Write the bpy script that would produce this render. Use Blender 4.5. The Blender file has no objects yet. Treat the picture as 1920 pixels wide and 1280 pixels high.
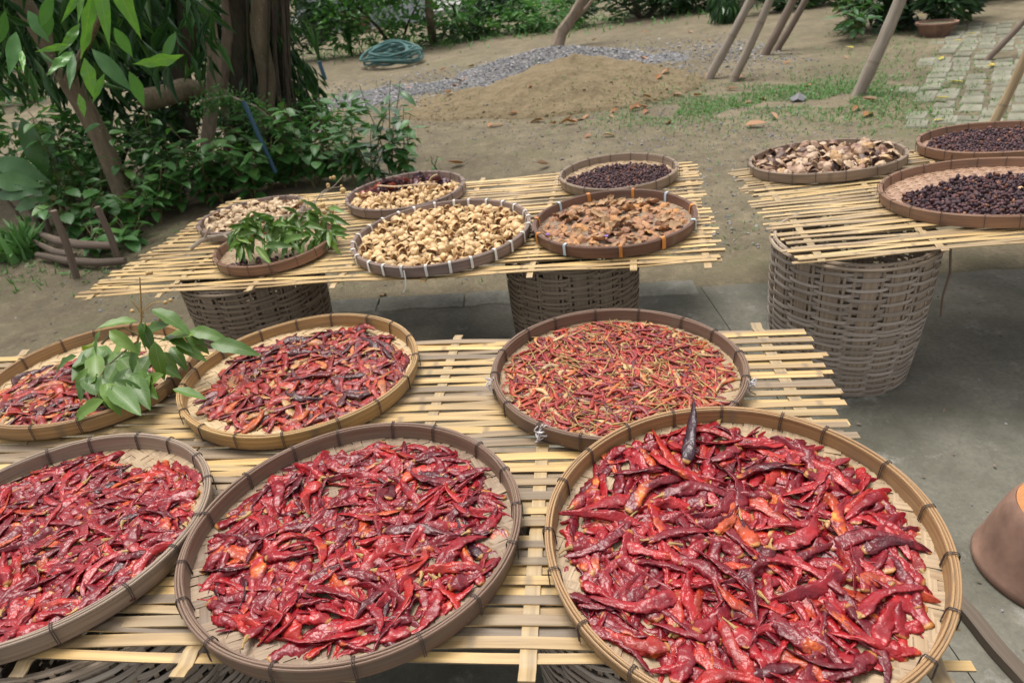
import bpy, math, random
import numpy as np
from mathutils import Matrix, Vector, Euler, noise

random.seed(7); rng = np.random.default_rng(7)
sc = bpy.context.scene
COL = sc.collection

# ------------------------------------------------------------------ camera
CAM_H = 1.45; FPX = 1290.0; PITCH = math.radians(29.5); ROLL = math.radians(-7.0)
Fv = np.array([0, math.cos(PITCH), -math.sin(PITCH)]); R0 = np.array([1.0, 0, 0]); U0 = np.cross(R0, Fv)
Rv = math.cos(ROLL) * R0 + math.sin(ROLL) * U0
Uv = -math.sin(ROLL) * R0 + math.cos(ROLL) * U0
cd = bpy.data.cameras.new('camera'); cam = bpy.data.objects.new('camera', cd); COL.objects.link(cam)
cam.matrix_world = Matrix(((Rv[0], Uv[0], -Fv[0], 0), (Rv[1], Uv[1], -Fv[1], 0), (Rv[2], Uv[2], -Fv[2], CAM_H), (0, 0, 0, 1)))
cd.sensor_width = 36; cd.lens = FPX / 1920 * 36; cd.clip_start = 0.05; cd.clip_end = 400
sc.camera = cam
cd.dof.use_dof = True; cd.dof.focus_distance = 1.35; cd.dof.aperture_fstop = 6.5

# ------------------------------------------------------------------ sky, sun, exposure
SUN_EL, SUN_AZ = math.radians(72), math.radians(-25)      # azimuth measured from +Y towards +X
w = bpy.data.worlds.new('World'); sc.world = w; w.use_nodes = True
nt = w.node_tree; nt.nodes.clear()
sky = nt.nodes.new('ShaderNodeTexSky'); sky.sky_type = 'NISHITA'; sky.sun_disc = False
sky.sun_elevation = SUN_EL; sky.sun_rotation = SUN_AZ; sky.dust_density = 4; sky.ozone_density = 1.0; sky.air_density = 1.2
hs = nt.nodes.new('ShaderNodeHueSaturation'); hs.inputs['Saturation'].default_value = 0.10
bg = nt.nodes.new('ShaderNodeBackground'); bg.inputs[1].default_value = 0.092
ow = nt.nodes.new('ShaderNodeOutputWorld')
nt.links.new(sky.outputs[0], hs.inputs['Color']); nt.links.new(hs.outputs[0], bg.inputs[0]); nt.links.new(bg.outputs[0], ow.inputs[0])
sl = bpy.data.lights.new('sun', 'SUN'); sl.energy = 1.5; sl.angle = math.radians(30); sl.color = (1, 0.95, 0.87)
so = bpy.data.objects.new('sun', sl); COL.objects.link(so)
sd = Vector((math.sin(SUN_AZ) * math.cos(SUN_EL), math.cos(SUN_AZ) * math.cos(SUN_EL), math.sin(SUN_EL)))
so.rotation_euler = sd.to_track_quat('Z', 'Y').to_euler()
sc.view_settings.view_transform = 'Standard'; sc.view_settings.look = 'None'
sc.view_settings.gamma = 1; sc.view_settings.exposure = 1.2; sc.view_settings.use_curve_mapping = False
sc.cycles.use_denoising = True
sc.cycles.max_bounces = 6; sc.cycles.diffuse_bounces = 3; sc.cycles.glossy_bounces = 2; sc.cycles.transmission_bounces = 3

# ------------------------------------------------------------------ helpers
def ray(px, py): return ((px - 960) * Rv - (py - 640) * Uv) / FPX + Fv
def gp(px, py, z=0.0):
    d = ray(px, py); t = (z - CAM_H) / d[2]; return Vector((d[0] * t, d[1] * t, z))
def at(px, py, y):
    d = ray(px, py); t = y / d[1]; return Vector((d[0] * t, y, CAM_H + d[2] * t))

def rgb(c): return (c[0], c[1], c[2], 1)
class NT:
    """small wrapper to write node materials"""
    def __init__(s, name):
        s.m = bpy.data.materials.new(name); s.m.use_nodes = True; s.t = s.m.node_tree; s.t.nodes.clear()
        s.out = s.n('ShaderNodeOutputMaterial'); s.b = s.n('ShaderNodeBsdfPrincipled'); s.t.links.new(s.b.outputs[0], s.out.inputs[0])
    def n(s, t, **k):
        x = s.t.nodes.new(t)
        for a, b in k.items(): setattr(x, a, b)
        return x
    def put(s, sock, v):
        if isinstance(v, bpy.types.NodeSocket): s.t.links.new(v, sock)
        elif isinstance(v, tuple) and len(v) == 3 and sock.type == 'RGBA': sock.default_value = rgb(v)
        else: sock.default_value = v
    def uv(s): return s.n('ShaderNodeUVMap').outputs[0]
    def obj(s): return s.n('ShaderNodeTexCoord').outputs['Object']
    def geo(s, k): return s.n('ShaderNodeNewGeometry').outputs[k]
    def rand(s):
        a = s.n('ShaderNodeObjectInfo').outputs['Random']; b = s.geo('Random Per Island')
        return s.math('FRACT', s.math('ADD', a, b))
    def math(s, op, a, b=0.0, c=None):
        x = s.n('ShaderNodeMath', operation=op); s.put(x.inputs[0], a); s.put(x.inputs[1], b)
        if c is not None: s.put(x.inputs[2], c)
        return x.outputs[0]
    def mapping(s, v, scale=(1, 1, 1), loc=(0, 0, 0)):
        x = s.n('ShaderNodeMapping'); s.put(x.inputs[0], v); x.inputs['Scale'].default_value = scale; s.put(x.inputs['Location'], loc); return x.outputs[0]
    def noise(s, v, scale, detail=3, rough=0.55, w=None):
        x = s.n('ShaderNodeTexNoise')
        if w is not None: x.noise_dimensions = '4D'; s.put(x.inputs['W'], w)
        s.put(x.inputs['Vector'], v); x.inputs['Scale'].default_value = scale; x.inputs['Detail'].default_value = detail; x.inputs['Roughness'].default_value = rough
        return x.outputs[0]
    def vor(s, v, scale, out=0, feature='F1'):
        x = s.n('ShaderNodeTexVoronoi', feature=feature); s.put(x.inputs['Vector'], v); x.inputs['Scale'].default_value = scale; return x.outputs[out]
    def ramp(s, f, stops, interp='LINEAR'):
        x = s.n('ShaderNodeValToRGB'); s.put(x.inputs[0], f); e = x.color_ramp.elements; x.color_ramp.interpolation = interp
        while len(e) < len(stops): e.new(0.5)
        for q, (p, c) in zip(e, stops): q.position = p; q.color = rgb(c) if isinstance(c, tuple) else (c, c, c, 1)
        return x.outputs[0]
    def mix(s, f, a, b, mode='MIX'):
        x = s.n('ShaderNodeMix', data_type='RGBA', blend_type=mode); s.put(x.inputs[0], f); s.put(x.inputs[6], a); s.put(x.inputs[7], b); return x.outputs[2]
    def sep(s, v, i):
        x = s.n('ShaderNodeSeparateXYZ'); s.put(x.inputs[0], v); return x.outputs[i]
    def bump(s, h, strength=0.4, dist=0.003):
        x = s.n('ShaderNodeBump'); s.put(x.inputs['Height'], h); x.inputs['Strength'].default_value = strength; x.inputs['Distance'].default_value = dist
        s.t.links.new(x.outputs[0], s.b.inputs['Normal']); return x
    def fin(s, col, rough=0.6, spec=0.5):
        s.put(s.b.inputs['Base Color'], col); s.put(s.b.inputs['Roughness'], rough); s.b.inputs['Specular IOR Level'].default_value = spec; return s.m

def m_bamboo(name, stops, rough=0.5, node=0.0, streak=90, dirt=0.6, along=1.2):
    """streaky split bamboo: colour by piece, grain along UV x (metres), optional darker culm nodes"""
    t = NT(name); uv = t.uv(); r = t.rand()
    base = t.ramp(r, stops)
    off = t.n('ShaderNodeCombineXYZ'); t.put(off.inputs[0], t.math('MULTIPLY', r, 37.0)); t.put(off.inputs[1], t.math('MULTIPLY', r, 11.0))
    g = t.noise(t.mapping(uv, (along * 2, streak, 1), off.outputs[0]), 1.0, 4, 0.6)
    col = t.mix(t.ramp(g, [(0.36, 0.0), (0.7, 1.0)]), t.mix(1.0, base, (0.62, 0.58, 0.55), 'MULTIPLY'), base)
    d = t.noise(t.mapping(uv, (2.2, 14, 1), off.outputs[0]), 1.0, 4, 0.65)
    col = t.mix(t.math('MULTIPLY', t.ramp(d, [(0.5, 0.0), (0.72, 1.0)]), dirt), col, (0.13, 0.105, 0.085))
    if node > 0:
        fr = t.math('FRACT', t.math('ADD', t.math('MULTIPLY', t.sep(uv, 0), 1 / node), t.math('MULTIPLY', r, 7.3)))
        k = t.ramp(t.math('ABSOLUTE', t.math('SUBTRACT', fr, 0.5)), [(0.0, 1.0), (0.012, 0.8), (0.03, 0.0)])
        col = t.mix(t.math('MULTIPLY', k, 0.65), col, (0.16, 0.12, 0.08))
    t.bump(g, 0.35, 0.0015)
    return t.fin(col, rough, 0.4)

M = {}
M['slat'] = m_bamboo('bamboo_slat', [(0.0, (0.66, 0.45, 0.185)), (0.28, (0.58, 0.40, 0.18)), (0.42, (0.34, 0.25, 0.155)), (0.55, (0.22, 0.17, 0.12)), (0.72, (0.30, 0.225, 0.145)), (1.0, (0.66, 0.48, 0.21))], 0.42, 0.34)
M['slat_pale'] = m_bamboo('bamboo_slat_pale', [(0.0, (0.66, 0.46, 0.20)), (0.4, (0.54, 0.38, 0.175)), (0.6, (0.32, 0.23, 0.135)), (0.75, (0.46, 0.32, 0.16)), (1.0, (0.68, 0.50, 0.24))], 0.45, 0.30)
M['slat_mixed'] = m_bamboo('bamboo_slat_mixed', [(0.0, (0.60, 0.43, 0.20)), (0.4, (0.50, 0.36, 0.18)), (0.6, (0.30, 0.215, 0.135)), (1.0, (0.56, 0.42, 0.21))], 0.45, 0.30)
M['cross'] = m_bamboo('bamboo_cross_strip', [(0.0, (0.54, 0.38, 0.18)), (1.0, (0.40, 0.30, 0.17))], 0.5, 0.3)
HOOPS = {'tan': [(0.0, (0.37, 0.21, 0.095)), (1.0, (0.45, 0.28, 0.13))], 'honey': [(0.0, (0.43, 0.255, 0.10)), (1.0, (0.52, 0.34, 0.15))],
         'brown': [(0.0, (0.19, 0.115, 0.08)), (1.0, (0.26, 0.165, 0.115))], 'mauve': [(0.0, (0.29, 0.215, 0.19)), (1.0, (0.34, 0.255, 0.22))],
         'dark': [(0.0, (0.165, 0.085, 0.06)), (1.0, (0.21, 0.115, 0.08))], 'red': [(0.0, (0.27, 0.145, 0.09)), (1.0, (0.34, 0.2, 0.13))],
         'grey': [(0.0, (0.30, 0.225, 0.17)), (1.0, (0.37, 0.28, 0.21))]}
for k, s in HOOPS.items(): M['hoop_' + k] = m_bamboo('hoop_' + k, s, 0.48, 0.47, 160, 0.75, 1.5)
M['weave_pale'] = m_bamboo('weave_pale', [(0.0, (0.50, 0.36, 0.20)), (1.0, (0.60, 0.45, 0.26))], 0.55, 0, 160, 0.2)
M['weave_brown'] = m_bamboo('weave_brown', [(0.0, (0.22, 0.15, 0.10)), (0.5, (0.29, 0.205, 0.135)), (1.0, (0.37, 0.27, 0.18))], 0.55, 0, 160, 0.3)
M['weave_mid'] = m_bamboo('weave_mid', [(0.0, (0.36, 0.25, 0.15)), (1.0, (0.46, 0.34, 0.21))], 0.55, 0, 160, 0.3)
M['weave_rose'] = m_bamboo('weave_rose', [(0.0, (0.34, 0.20, 0.13)), (1.0, (0.46, 0.30, 0.20))], 0.55, 0, 160, 0.3)
M['basket_grey'] = m_bamboo('basket_grey', [(0.0, (0.50, 0.445, 0.395)), (0.4, (0.34, 0.29, 0.245)), (0.6, (0.44, 0.385, 0.335)), (1.0, (0.56, 0.50, 0.445))], 0.5, 0, 120, 0.4)
M['basket_stake'] = m_bamboo('basket_stake', [(0.0, (0.38, 0.30, 0.225)), (1.0, (0.46, 0.37, 0.28))], 0.55, 0, 120, 0.4)
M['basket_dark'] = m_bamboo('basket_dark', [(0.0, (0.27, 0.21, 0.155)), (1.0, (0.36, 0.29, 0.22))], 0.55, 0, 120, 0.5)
M['pole'] = m_bamboo('weathered_pole', [(0.0, (0.30, 0.25, 0.20)), (1.0, (0.36, 0.31, 0.26))], 0.6, 0.55, 40, 0.4)
M['pole_pale'] = m_bamboo('pale_pole', [(0.0, (0.42, 0.31, 0.18)), (1.0, (0.46, 0.35, 0.21))], 0.5, 0.4, 40, 0.3)
M['stake'] = m_bamboo('old_stake', [(0.0, (0.17, 0.13, 0.10)), (1.0, (0.25, 0.19, 0.15))], 0.8, 0, 60, 0.5)

def m_plain(name, a, b, scale=30, rough=0.7, bump=0.3, dist=0.003, spec=0.4, detail=4):
    t = NT(name); n = t.noise(t.obj(), scale, detail, 0.6); r = t.rand()
    col = t.mix(t.ramp(n, [(0.3, 0.0), (0.7, 1.0)]), a, b)
    v = t.ramp(r, [(0.0, 0.78), (1.0, 1.12)])
    col = t.mix(1.0, col, v, 'MULTIPLY')
    if bump: t.bump(n, bump, dist)
    return t.fin(col, rough, spec)
M['wire'] = m_plain('dark_binding', (0.05, 0.035, 0.03), (0.09, 0.06, 0.05), 60, 0.6, 0)
M['tie_white'] = m_plain('white_tie', (0.62, 0.58, 0.52), (0.72, 0.69, 0.64), 60, 0.4, 0)
M['tie_orange'] = m_plain('orange_tie', (0.50, 0.17, 0.03), (0.58, 0.24, 0.05), 60, 0.4, 0)
M['tie_blue'] = m_plain('pale_blue_tie', (0.40, 0.48, 0.52), (0.5, 0.57, 0.6), 60, 0.4, 0)
M['string'] = m_plain('white_string', (0.6, 0.58, 0.6), (0.72, 0.7, 0.72), 200, 0.6, 0)

def m_chilli(name, stops, orange=0.6, tan=(0.42, 0.20, 0.055), rough=0.28):
    t = NT(name); r = t.rand(); o = t.obj(); u = t.sep(t.uv(), 0)
    wv = t.math('MULTIPLY', r, 50.0)
    base = t.ramp(r, stops)
    n1 = t.noise(o, 38, 2, 0.5, wv)
    col = t.mix(t.ramp(n1, [(0.35, 0.75), (0.62, 0.0)]), base, t.mix(1.0, base, (0.42, 0.5, 0.8), 'MULTIPLY'))
    n2 = t.noise(o, 26, 3, 0.6, t.math('ADD', wv, 9.0))
    sel = t.ramp(t.math('FRACT', t.math('MULTIPLY', r, 13.7)), [(1 - orange - 0.02, 0.0), (1 - orange + 0.02, 1.0)])
    col = t.mix(t.math('MULTIPLY', sel, t.ramp(n2, [(0.56, 0.0), (0.68, 1.0)])), col, (0.52, 0.10, 0.012))
    col = t.mix(t.math('MULTIPLY', sel, t.ramp(n2, [(0.67, 0.0), (0.76, 1.0)])), col, (0.60, 0.27, 0.05))
    e = t.ramp(t.math('ADD', u, t.math('MULTIPLY', t.math('SUBTRACT', n2, 0.5), 0.18)), [(0.015, 1.0), (0.045, 0.0)])
    col = t.mix(t.math('MULTIPLY', e, 0.85), col, tan)
    b1 = t.math('ABSOLUTE', t.math('SUBTRACT', t.noise(o, 85, 2, 0.45, wv), 0.5)); b2 = t.math('ABSOLUTE', t.math('SUBTRACT', t.noise(o, 165, 2, 0.5, wv), 0.5))
    t.bump(t.math('ADD', t.math('MULTIPLY', b1, 2.0), t.math('MULTIPLY', b2, 0.45)), 0.48, 0.0042)
    return t.fin(col, t.ramp(n1, [(0.3, rough + 0.12), (0.7, rough)]), 0.45)
CH = [(0.0, (0.05, 0.006, 0.010)), (0.03, (0.10, 0.005, 0.010)), (0.15, (0.16, 0.006, 0.012)), (0.55, (0.25, 0.009, 0.015)), (0.86, (0.36, 0.015, 0.017)), (0.97, (0.38, 0.026, 0.012)), (1.0, (0.46, 0.07, 0.015))]
M['chilli'] = m_chilli('dried_chilli_skin', CH, 0.22)
M['chilli_dull'] = m_chilli('dull_dried_chilli_skin', [(0.0, (0.06, 0.015, 0.016)), (0.2, (0.15, 0.02, 0.02)), (0.5, (0.27, 0.022, 0.02)), (0.8, (0.36, 0.035, 0.022)), (0.92, (0.45, 0.11, 0.03)), (1.0, (0.42, 0.25, 0.10))], 0.35, rough=0.32)
M['chilli_small'] = m_chilli('small_chilli_skin', [(0.0, (0.10, 0.02, 0.02)), (0.15, (0.22, 0.02, 0.02)), (0.5, (0.34, 0.03, 0.022)), (0.78, (0.42, 0.055, 0.025)), (0.88, (0.48, 0.15, 0.04)), (1.0, (0.52, 0.36, 0.16))], 0.5, rough=0.36)
M['chilli_dark'] = m_chilli('blackened_chilli_skin', [(0.0, (0.035, 0.012, 0.018)), (1.0, (0.05, 0.016, 0.024))], 0.0)
M['stem'] = m_plain('dry_stem', (0.42, 0.27, 0.10), (0.30, 0.20, 0.08), 90, 0.7, 0.2)
M['shell_out'] = m_plain('shell_outside', (0.56, 0.35, 0.16), (0.68, 0.48, 0.26), 55, 0.55, 0.35, 0.002)
M['shell_in'] = m_plain('shell_inside', (0.26, 0.105, 0.045), (0.42, 0.22, 0.10), 55, 0.6, 0.2)
M['shell_white'] = m_plain('pale_shell', (0.42, 0.28, 0.16), (0.64, 0.49, 0.32), 50, 0.6, 0.3)
def m_mixed(name, stops, rough=0.5, bump=0.4, scale=60):
    t = NT(name); r = t.rand(); n = t.noise(t.obj(), scale, 4, 0.6)
    col = t.mix(t.ramp(n, [(0.3, 0.6), (0.65, 0.0)]), t.ramp(r, stops), t.mix(1.0, t.ramp(r, stops), (0.55, 0.5, 0.5), 'MULTIPLY'))
    t.bump(n, bump, 0.003); return t.fin(col, rough, 0.4)
M['fruit_shell'] = m_mixed('fruit_shell', [(0.0, (0.10, 0.06, 0.05)), (0.2, (0.28, 0.15, 0.095)), (0.45, (0.44, 0.29, 0.19)), (0.75, (0.52, 0.39, 0.27)), (0.93, (0.48, 0.28, 0.12)), (1.0, (0.2, 0.07, 0.06))])
M['fruit_shell_in'] = m_mixed('fruit_shell_inside', [(0.0, (0.05, 0.035, 0.035)), (0.6, (0.16, 0.09, 0.07)), (1.0, (0.5, 0.4, 0.3))])
M['peel'] = m_mixed('dried_peel', [(0.0, (0.24, 0.12, 0.075)), (0.35, (0.36, 0.18, 0.095)), (0.7, (0.45, 0.245, 0.125)), (1.0, (0.5, 0.24, 0.08))], 0.7, 0.5, 90)
M['peel_in'] = m_mixed('dried_peel_inside', [(0.0, (0.32, 0.19, 0.10)), (1.0, (0.5, 0.33, 0.18))], 0.75, 0.5, 90)
M['darkpeel'] = m_mixed('dark_red_peel', [(0.0, (0.07, 0.035, 0.05)), (0.6, (0.13, 0.04, 0.04)), (1.0, (0.4, 0.08, 0.03))], 0.4)
M['berry'] = m_mixed('dark_berry', [(0.0, (0.04, 0.022, 0.03)), (0.55, (0.085, 0.042, 0.052)), (0.85, (0.14, 0.06, 0.062)), (0.96, (0.2, 0.08, 0.055)), (1.0, (0.34, 0.16, 0.08))], 0.62, 0.9, 220)
M['longan'] = m_plain('longan_fruit', (0.40, 0.26, 0.10), (0.50, 0.35, 0.15), 200, 0.6, 0.3, 0.001)
M['flower'] = m_plain('purple_petals', (0.30, 0.16, 0.5), (0.4, 0.24, 0.6), 90, 0.6, 0)

def m_leaf(name, stops, rough=0.4, rib=(0.30, 0.36, 0.12), trans=0.25, ribw=0.035):
    t = NT(name); r = t.rand(); uv = t.uv(); v = t.sep(uv, 1); u = t.sep(uv, 0)
    col = t.ramp(r, stops)
    d = t.math('ABSOLUTE', t.math('SUBTRACT', v, 0.5))
    k = t.ramp(d, [(0.0, 1.0), (ribw, 0.0)])
    vein = t.math('FRACT', t.math('MULTIPLY', t.math('SUBTRACT', u, t.math('MULTIPLY', d, 0.35)), 11.0))
    vk = t.ramp(vein, [(0.0, 1.0), (0.12, 0.0), (0.9, 0.0), (1.0, 1.0)])
    n = t.noise(t.obj(), 14, 3)
    col = t.mix(t.ramp(n, [(0.3, 0.35), (0.7, 0.0)]), col, t.mix(1.0, col, (0.6, 0.65, 0.5), 'MULTIPLY'))
    col = t.mix(t.math('MULTIPLY', vk, 0.16), col, rib); col = t.mix(t.math('MULTIPLY', k, 0.55), col, rib)
    t.fin(col, rough, 0.5)
    tr = t.n('ShaderNodeBsdfTranslucent'); t.put(tr.inputs[0], t.mix(1.0, col, (1.0, 1.15, 0.5), 'MULTIPLY'))
    mx = t.n('ShaderNodeMixShader'); mx.inputs[0].default_value = trans
    t.t.links.new(t.b.outputs[0], mx.inputs[1]); t.t.links.new(tr.outputs[0], mx.inputs[2]); t.t.links.new(mx.outputs[0], t.out.inputs[0])
    return t.m
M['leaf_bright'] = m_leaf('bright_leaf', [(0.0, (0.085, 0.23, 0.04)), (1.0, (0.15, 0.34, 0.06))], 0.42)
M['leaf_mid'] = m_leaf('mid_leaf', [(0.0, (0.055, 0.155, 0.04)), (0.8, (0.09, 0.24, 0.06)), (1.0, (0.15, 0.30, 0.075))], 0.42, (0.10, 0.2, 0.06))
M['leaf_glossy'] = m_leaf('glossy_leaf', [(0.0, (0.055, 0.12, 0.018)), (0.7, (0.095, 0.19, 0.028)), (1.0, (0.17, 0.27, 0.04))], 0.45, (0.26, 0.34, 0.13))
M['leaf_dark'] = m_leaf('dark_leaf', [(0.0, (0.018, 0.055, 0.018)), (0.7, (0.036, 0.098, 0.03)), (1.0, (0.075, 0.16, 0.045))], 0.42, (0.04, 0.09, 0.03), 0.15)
M['leaf_fern'] = m_leaf('fern_leaf', [(0.0, (0.04, 0.115, 0.036)), (1.0, (0.07, 0.17, 0.05))], 0.35, (0.12, 0.2, 0.06), 0.2, 0.02)
M['leaf_dry'] = m_leaf('dry_leaf', [(0.0, (0.30, 0.12, 0.045)), (0.6, (0.40, 0.17, 0.055)), (0.9, (0.22, 0.14, 0.08)), (1.0, (0.45, 0.32, 0.08))], 0.6, (0.25, 0.14, 0.06), 0.1)
M['leaf_yellow'] = m_leaf('yellow_leaf', [(0.0, (0.55, 0.36, 0.03)), (1.0, (0.45, 0.40, 0.05))], 0.5, (0.5, 0.4, 0.1), 0.15)
M['grass'] = m_leaf('grass_blade', [(0.0, (0.075, 0.19, 0.05)), (1.0, (0.155, 0.32, 0.095))], 0.6, (0.1, 0.22, 0.07), 0.2)

def m_bark(name, a, b, spots=False, moss=0.0):
    t = NT(name); o = t.obj(); n = t.noise(t.mapping(o, (9, 9, 2.2)), 3.0, 6, 0.65)
    col = t.mix(t.ramp(n, [(0.32, 0.0), (0.68, 1.0)]), a, b)
    if spots: col = t.mix(t.math('MULTIPLY', t.ramp(t.vor(o, 34), [(0.12, 1.0), (0.2, 0.0)]), t.ramp(t.noise(o, 5), [(0.45, 0.0), (0.55, 0.8)])), col, (0.42, 0.36, 0.28))
    if moss: col = t.mix(t.math('MULTIPLY', t.ramp(t.noise(o, 2.5, 5), [(0.45, 0.0), (0.65, 1.0)]), moss), col, (0.07, 0.085, 0.04))
    t.bump(n, 0.7, 0.02); return t.fin(col, 0.85, 0.25)
M['bark'] = m_bark('brown_bark', (0.13, 0.10, 0.065), (0.23, 0.18, 0.125), True, 0.3)
M['bark_dark'] = m_bark('dark_bark', (0.035, 0.026, 0.02), (0.085, 0.065, 0.05), False, 0.5)
M['bark_pale'] = m_bark('pale_bark', (0.16, 0.12, 0.09), (0.27, 0.21, 0.16))
M['twig'] = m_bark('grey_twig', (0.28, 0.23, 0.18), (0.40, 0.34, 0.27))
M['twig_green'] = m_bark('green_twig', (0.12, 0.11, 0.05), (0.2, 0.17, 0.08))

def m_ground():
    t = NT('packed_dirt'); o = t.obj()
    a = t.noise(o, 0.55, 5, 0.6); b = t.noise(o, 3.5, 6, 0.65); c = t.noise(o, 55, 4, 0.7)
    col = t.ramp(a, [(0.28, (0.125, 0.106, 0.068)), (0.5, (0.185, 0.156, 0.10)), (0.72, (0.265, 0.222, 0.146))])
    col = t.mix(t.ramp(b, [(0.38, 0.75), (0.58, 0.0)]), col, (0.12, 0.098, 0.066))
    col = t.mix(t.ramp(t.noise(o, 9, 5, 0.7, 2.0), [(0.5, 0.0), (0.66, 0.5)]), col, (0.30, 0.245, 0.165))
    mossm = t.math('MULTIPLY', t.ramp(t.noise(o, 0.9, 5, 0.65, 3.0), [(0.52, 0.0), (0.66, 1.0)]), t.ramp(b, [(0.4, 0.1), (0.6, 0.7)]))
    col = t.mix(mossm, col, (0.105, 0.125, 0.05))
    col = t.mix(t.ramp(c, [(0.4, 0.4), (0.6, 0.0)]), col, (0.10, 0.08, 0.06))
    v = t.vor(o, 60); col = t.mix(t.math('MULTIPLY', t.ramp(v, [(0.06, 1.0), (0.14, 0.0)]), t.ramp(t.noise(o, 1.3, 4, 0.6, 8.0), [(0.52, 0.0), (0.6, 0.9)])), col, (0.36, 0.34, 0.31))
    t.bump(t.mix(0.5, b, c), 0.9, 0.03); return t.fin(col, 0.92, 0.15)
M['ground'] = m_ground()
def m_concrete(name, a, b):
    t = NT(name); o = t.obj(); n = t.noise(o, 2.2, 6, 0.65); f = t.noise(o, 60, 4, 0.7)
    col = t.mix(t.ramp(n, [(0.3, 0.0), (0.7, 1.0)]), a, b)
    col = t.mix(t.ramp(f, [(0.38, 0.35), (0.6, 0.0)]), col, (0.07, 0.07, 0.06))
    col = t.mix(t.ramp(t.vor(o, 95), [(0.05, 0.5), (0.12, 0.0)]), col, (0.36, 0.35, 0.33))
    col = t.mix(t.ramp(t.noise(o, 0.9, 4, 0.6, 5.0), [(0.5, 0.0), (0.68, 0.6)]), col, (0.075, 0.08, 0.058))
    col = t.mix(t.ramp(t.noise(o, 7, 6, 0.75, 1.0), [(0.56, 0.0), (0.68, 0.55)]), col, (0.34, 0.33, 0.30))
    nz = t.n('ShaderNodeTexNoise'); t.put(nz.inputs['Vector'], o); nz.inputs['Scale'].default_value = 2.5; nz.inputs['Detail'].default_value = 5
    cr = t.vor(t.mix(0.45, o, nz.outputs[1], 'ADD'), 0.75, 0, 'DISTANCE_TO_EDGE'); col = t.mix(t.ramp(cr, [(0.0, 0.16), (0.006, 0.0)]), col, (0.06, 0.06, 0.045))
    col = t.mix(t.ramp(t.noise(o, 3.3, 6, 0.7, 12.0), [(0.54, 0.0), (0.64, 0.5)]), col, (0.08, 0.078, 0.06))
    t.bump(f, 0.5, 0.006); return t.fin(col, 0.85, 0.25)
M['concrete'] = m_concrete('worn_concrete', (0.085, 0.081, 0.06), (0.225, 0.21, 0.172))
M['road'] = m_concrete('pale_road', (0.30, 0.29, 0.27), (0.38, 0.37, 0.35))
M['paver'] = m_plain('grey_paver', (0.14, 0.14, 0.095), (0.255, 0.242, 0.195), 6, 0.9, 0.5, 0.008, 0.2, 7)
M['sand'] = m_plain('damp_sand', (0.19, 0.145, 0.085), (0.27, 0.21, 0.13), 9, 0.95, 1.0, 0.05, 0.1, 8)
M['gravel'] = m_plain('gravel_bed', (0.13, 0.128, 0.125), (0.22, 0.215, 0.21), 45, 0.9, 0.9, 0.03, 0.2)
M['pebble'] = m_mixed('pebbles', [(0.0, (0.13, 0.13, 0.138)), (0.5, (0.215, 0.215, 0.228)), (0.85, (0.31, 0.30, 0.30)), (1.0, (0.48, 0.46, 0.44))], 0.85, 0.2)
M['hose'] = m_plain('green_hose', (0.05, 0.13, 0.125), (0.07, 0.165, 0.155), 20, 0.4, 0)
M['terracotta'] = m_plain('weathered_terracotta', (0.15, 0.09, 0.068), (0.32, 0.19, 0.14), 10, 0.85, 0.4, 0.004, 0.2, 6)
M['terracotta_top'] = m_plain('orange_terracotta', (0.36, 0.155, 0.06), (0.42, 0.20, 0.085), 60, 0.85, 0.4, 0.002, 0.2)
M['bluepipe'] = m_plain('blue_pipe', (0.03, 0.085, 0.14), (0.04, 0.115, 0.19), 9, 0.4, 0)
M['plank'] = m_bamboo('dark_plank', [(0.0, (0.14, 0.11, 0.085)), (1.0, (0.17, 0.135, 0.105))], 0.8, 0, 70, 0.4)
M['wall_white'] = m_plain('pale_wall', (0.55, 0.55, 0.56), (0.66, 0.66, 0.67), 2, 0.8, 0)
M['tin'] = m_plain('grey_tin', (0.36, 0.39, 0.44), (0.46, 0.49, 0.54), 3, 0.5, 0)
M['blackpot'] = m_plain('black_pot', (0.02, 0.02, 0.02), (0.035, 0.033, 0.03), 8, 0.6, 0)

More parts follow.
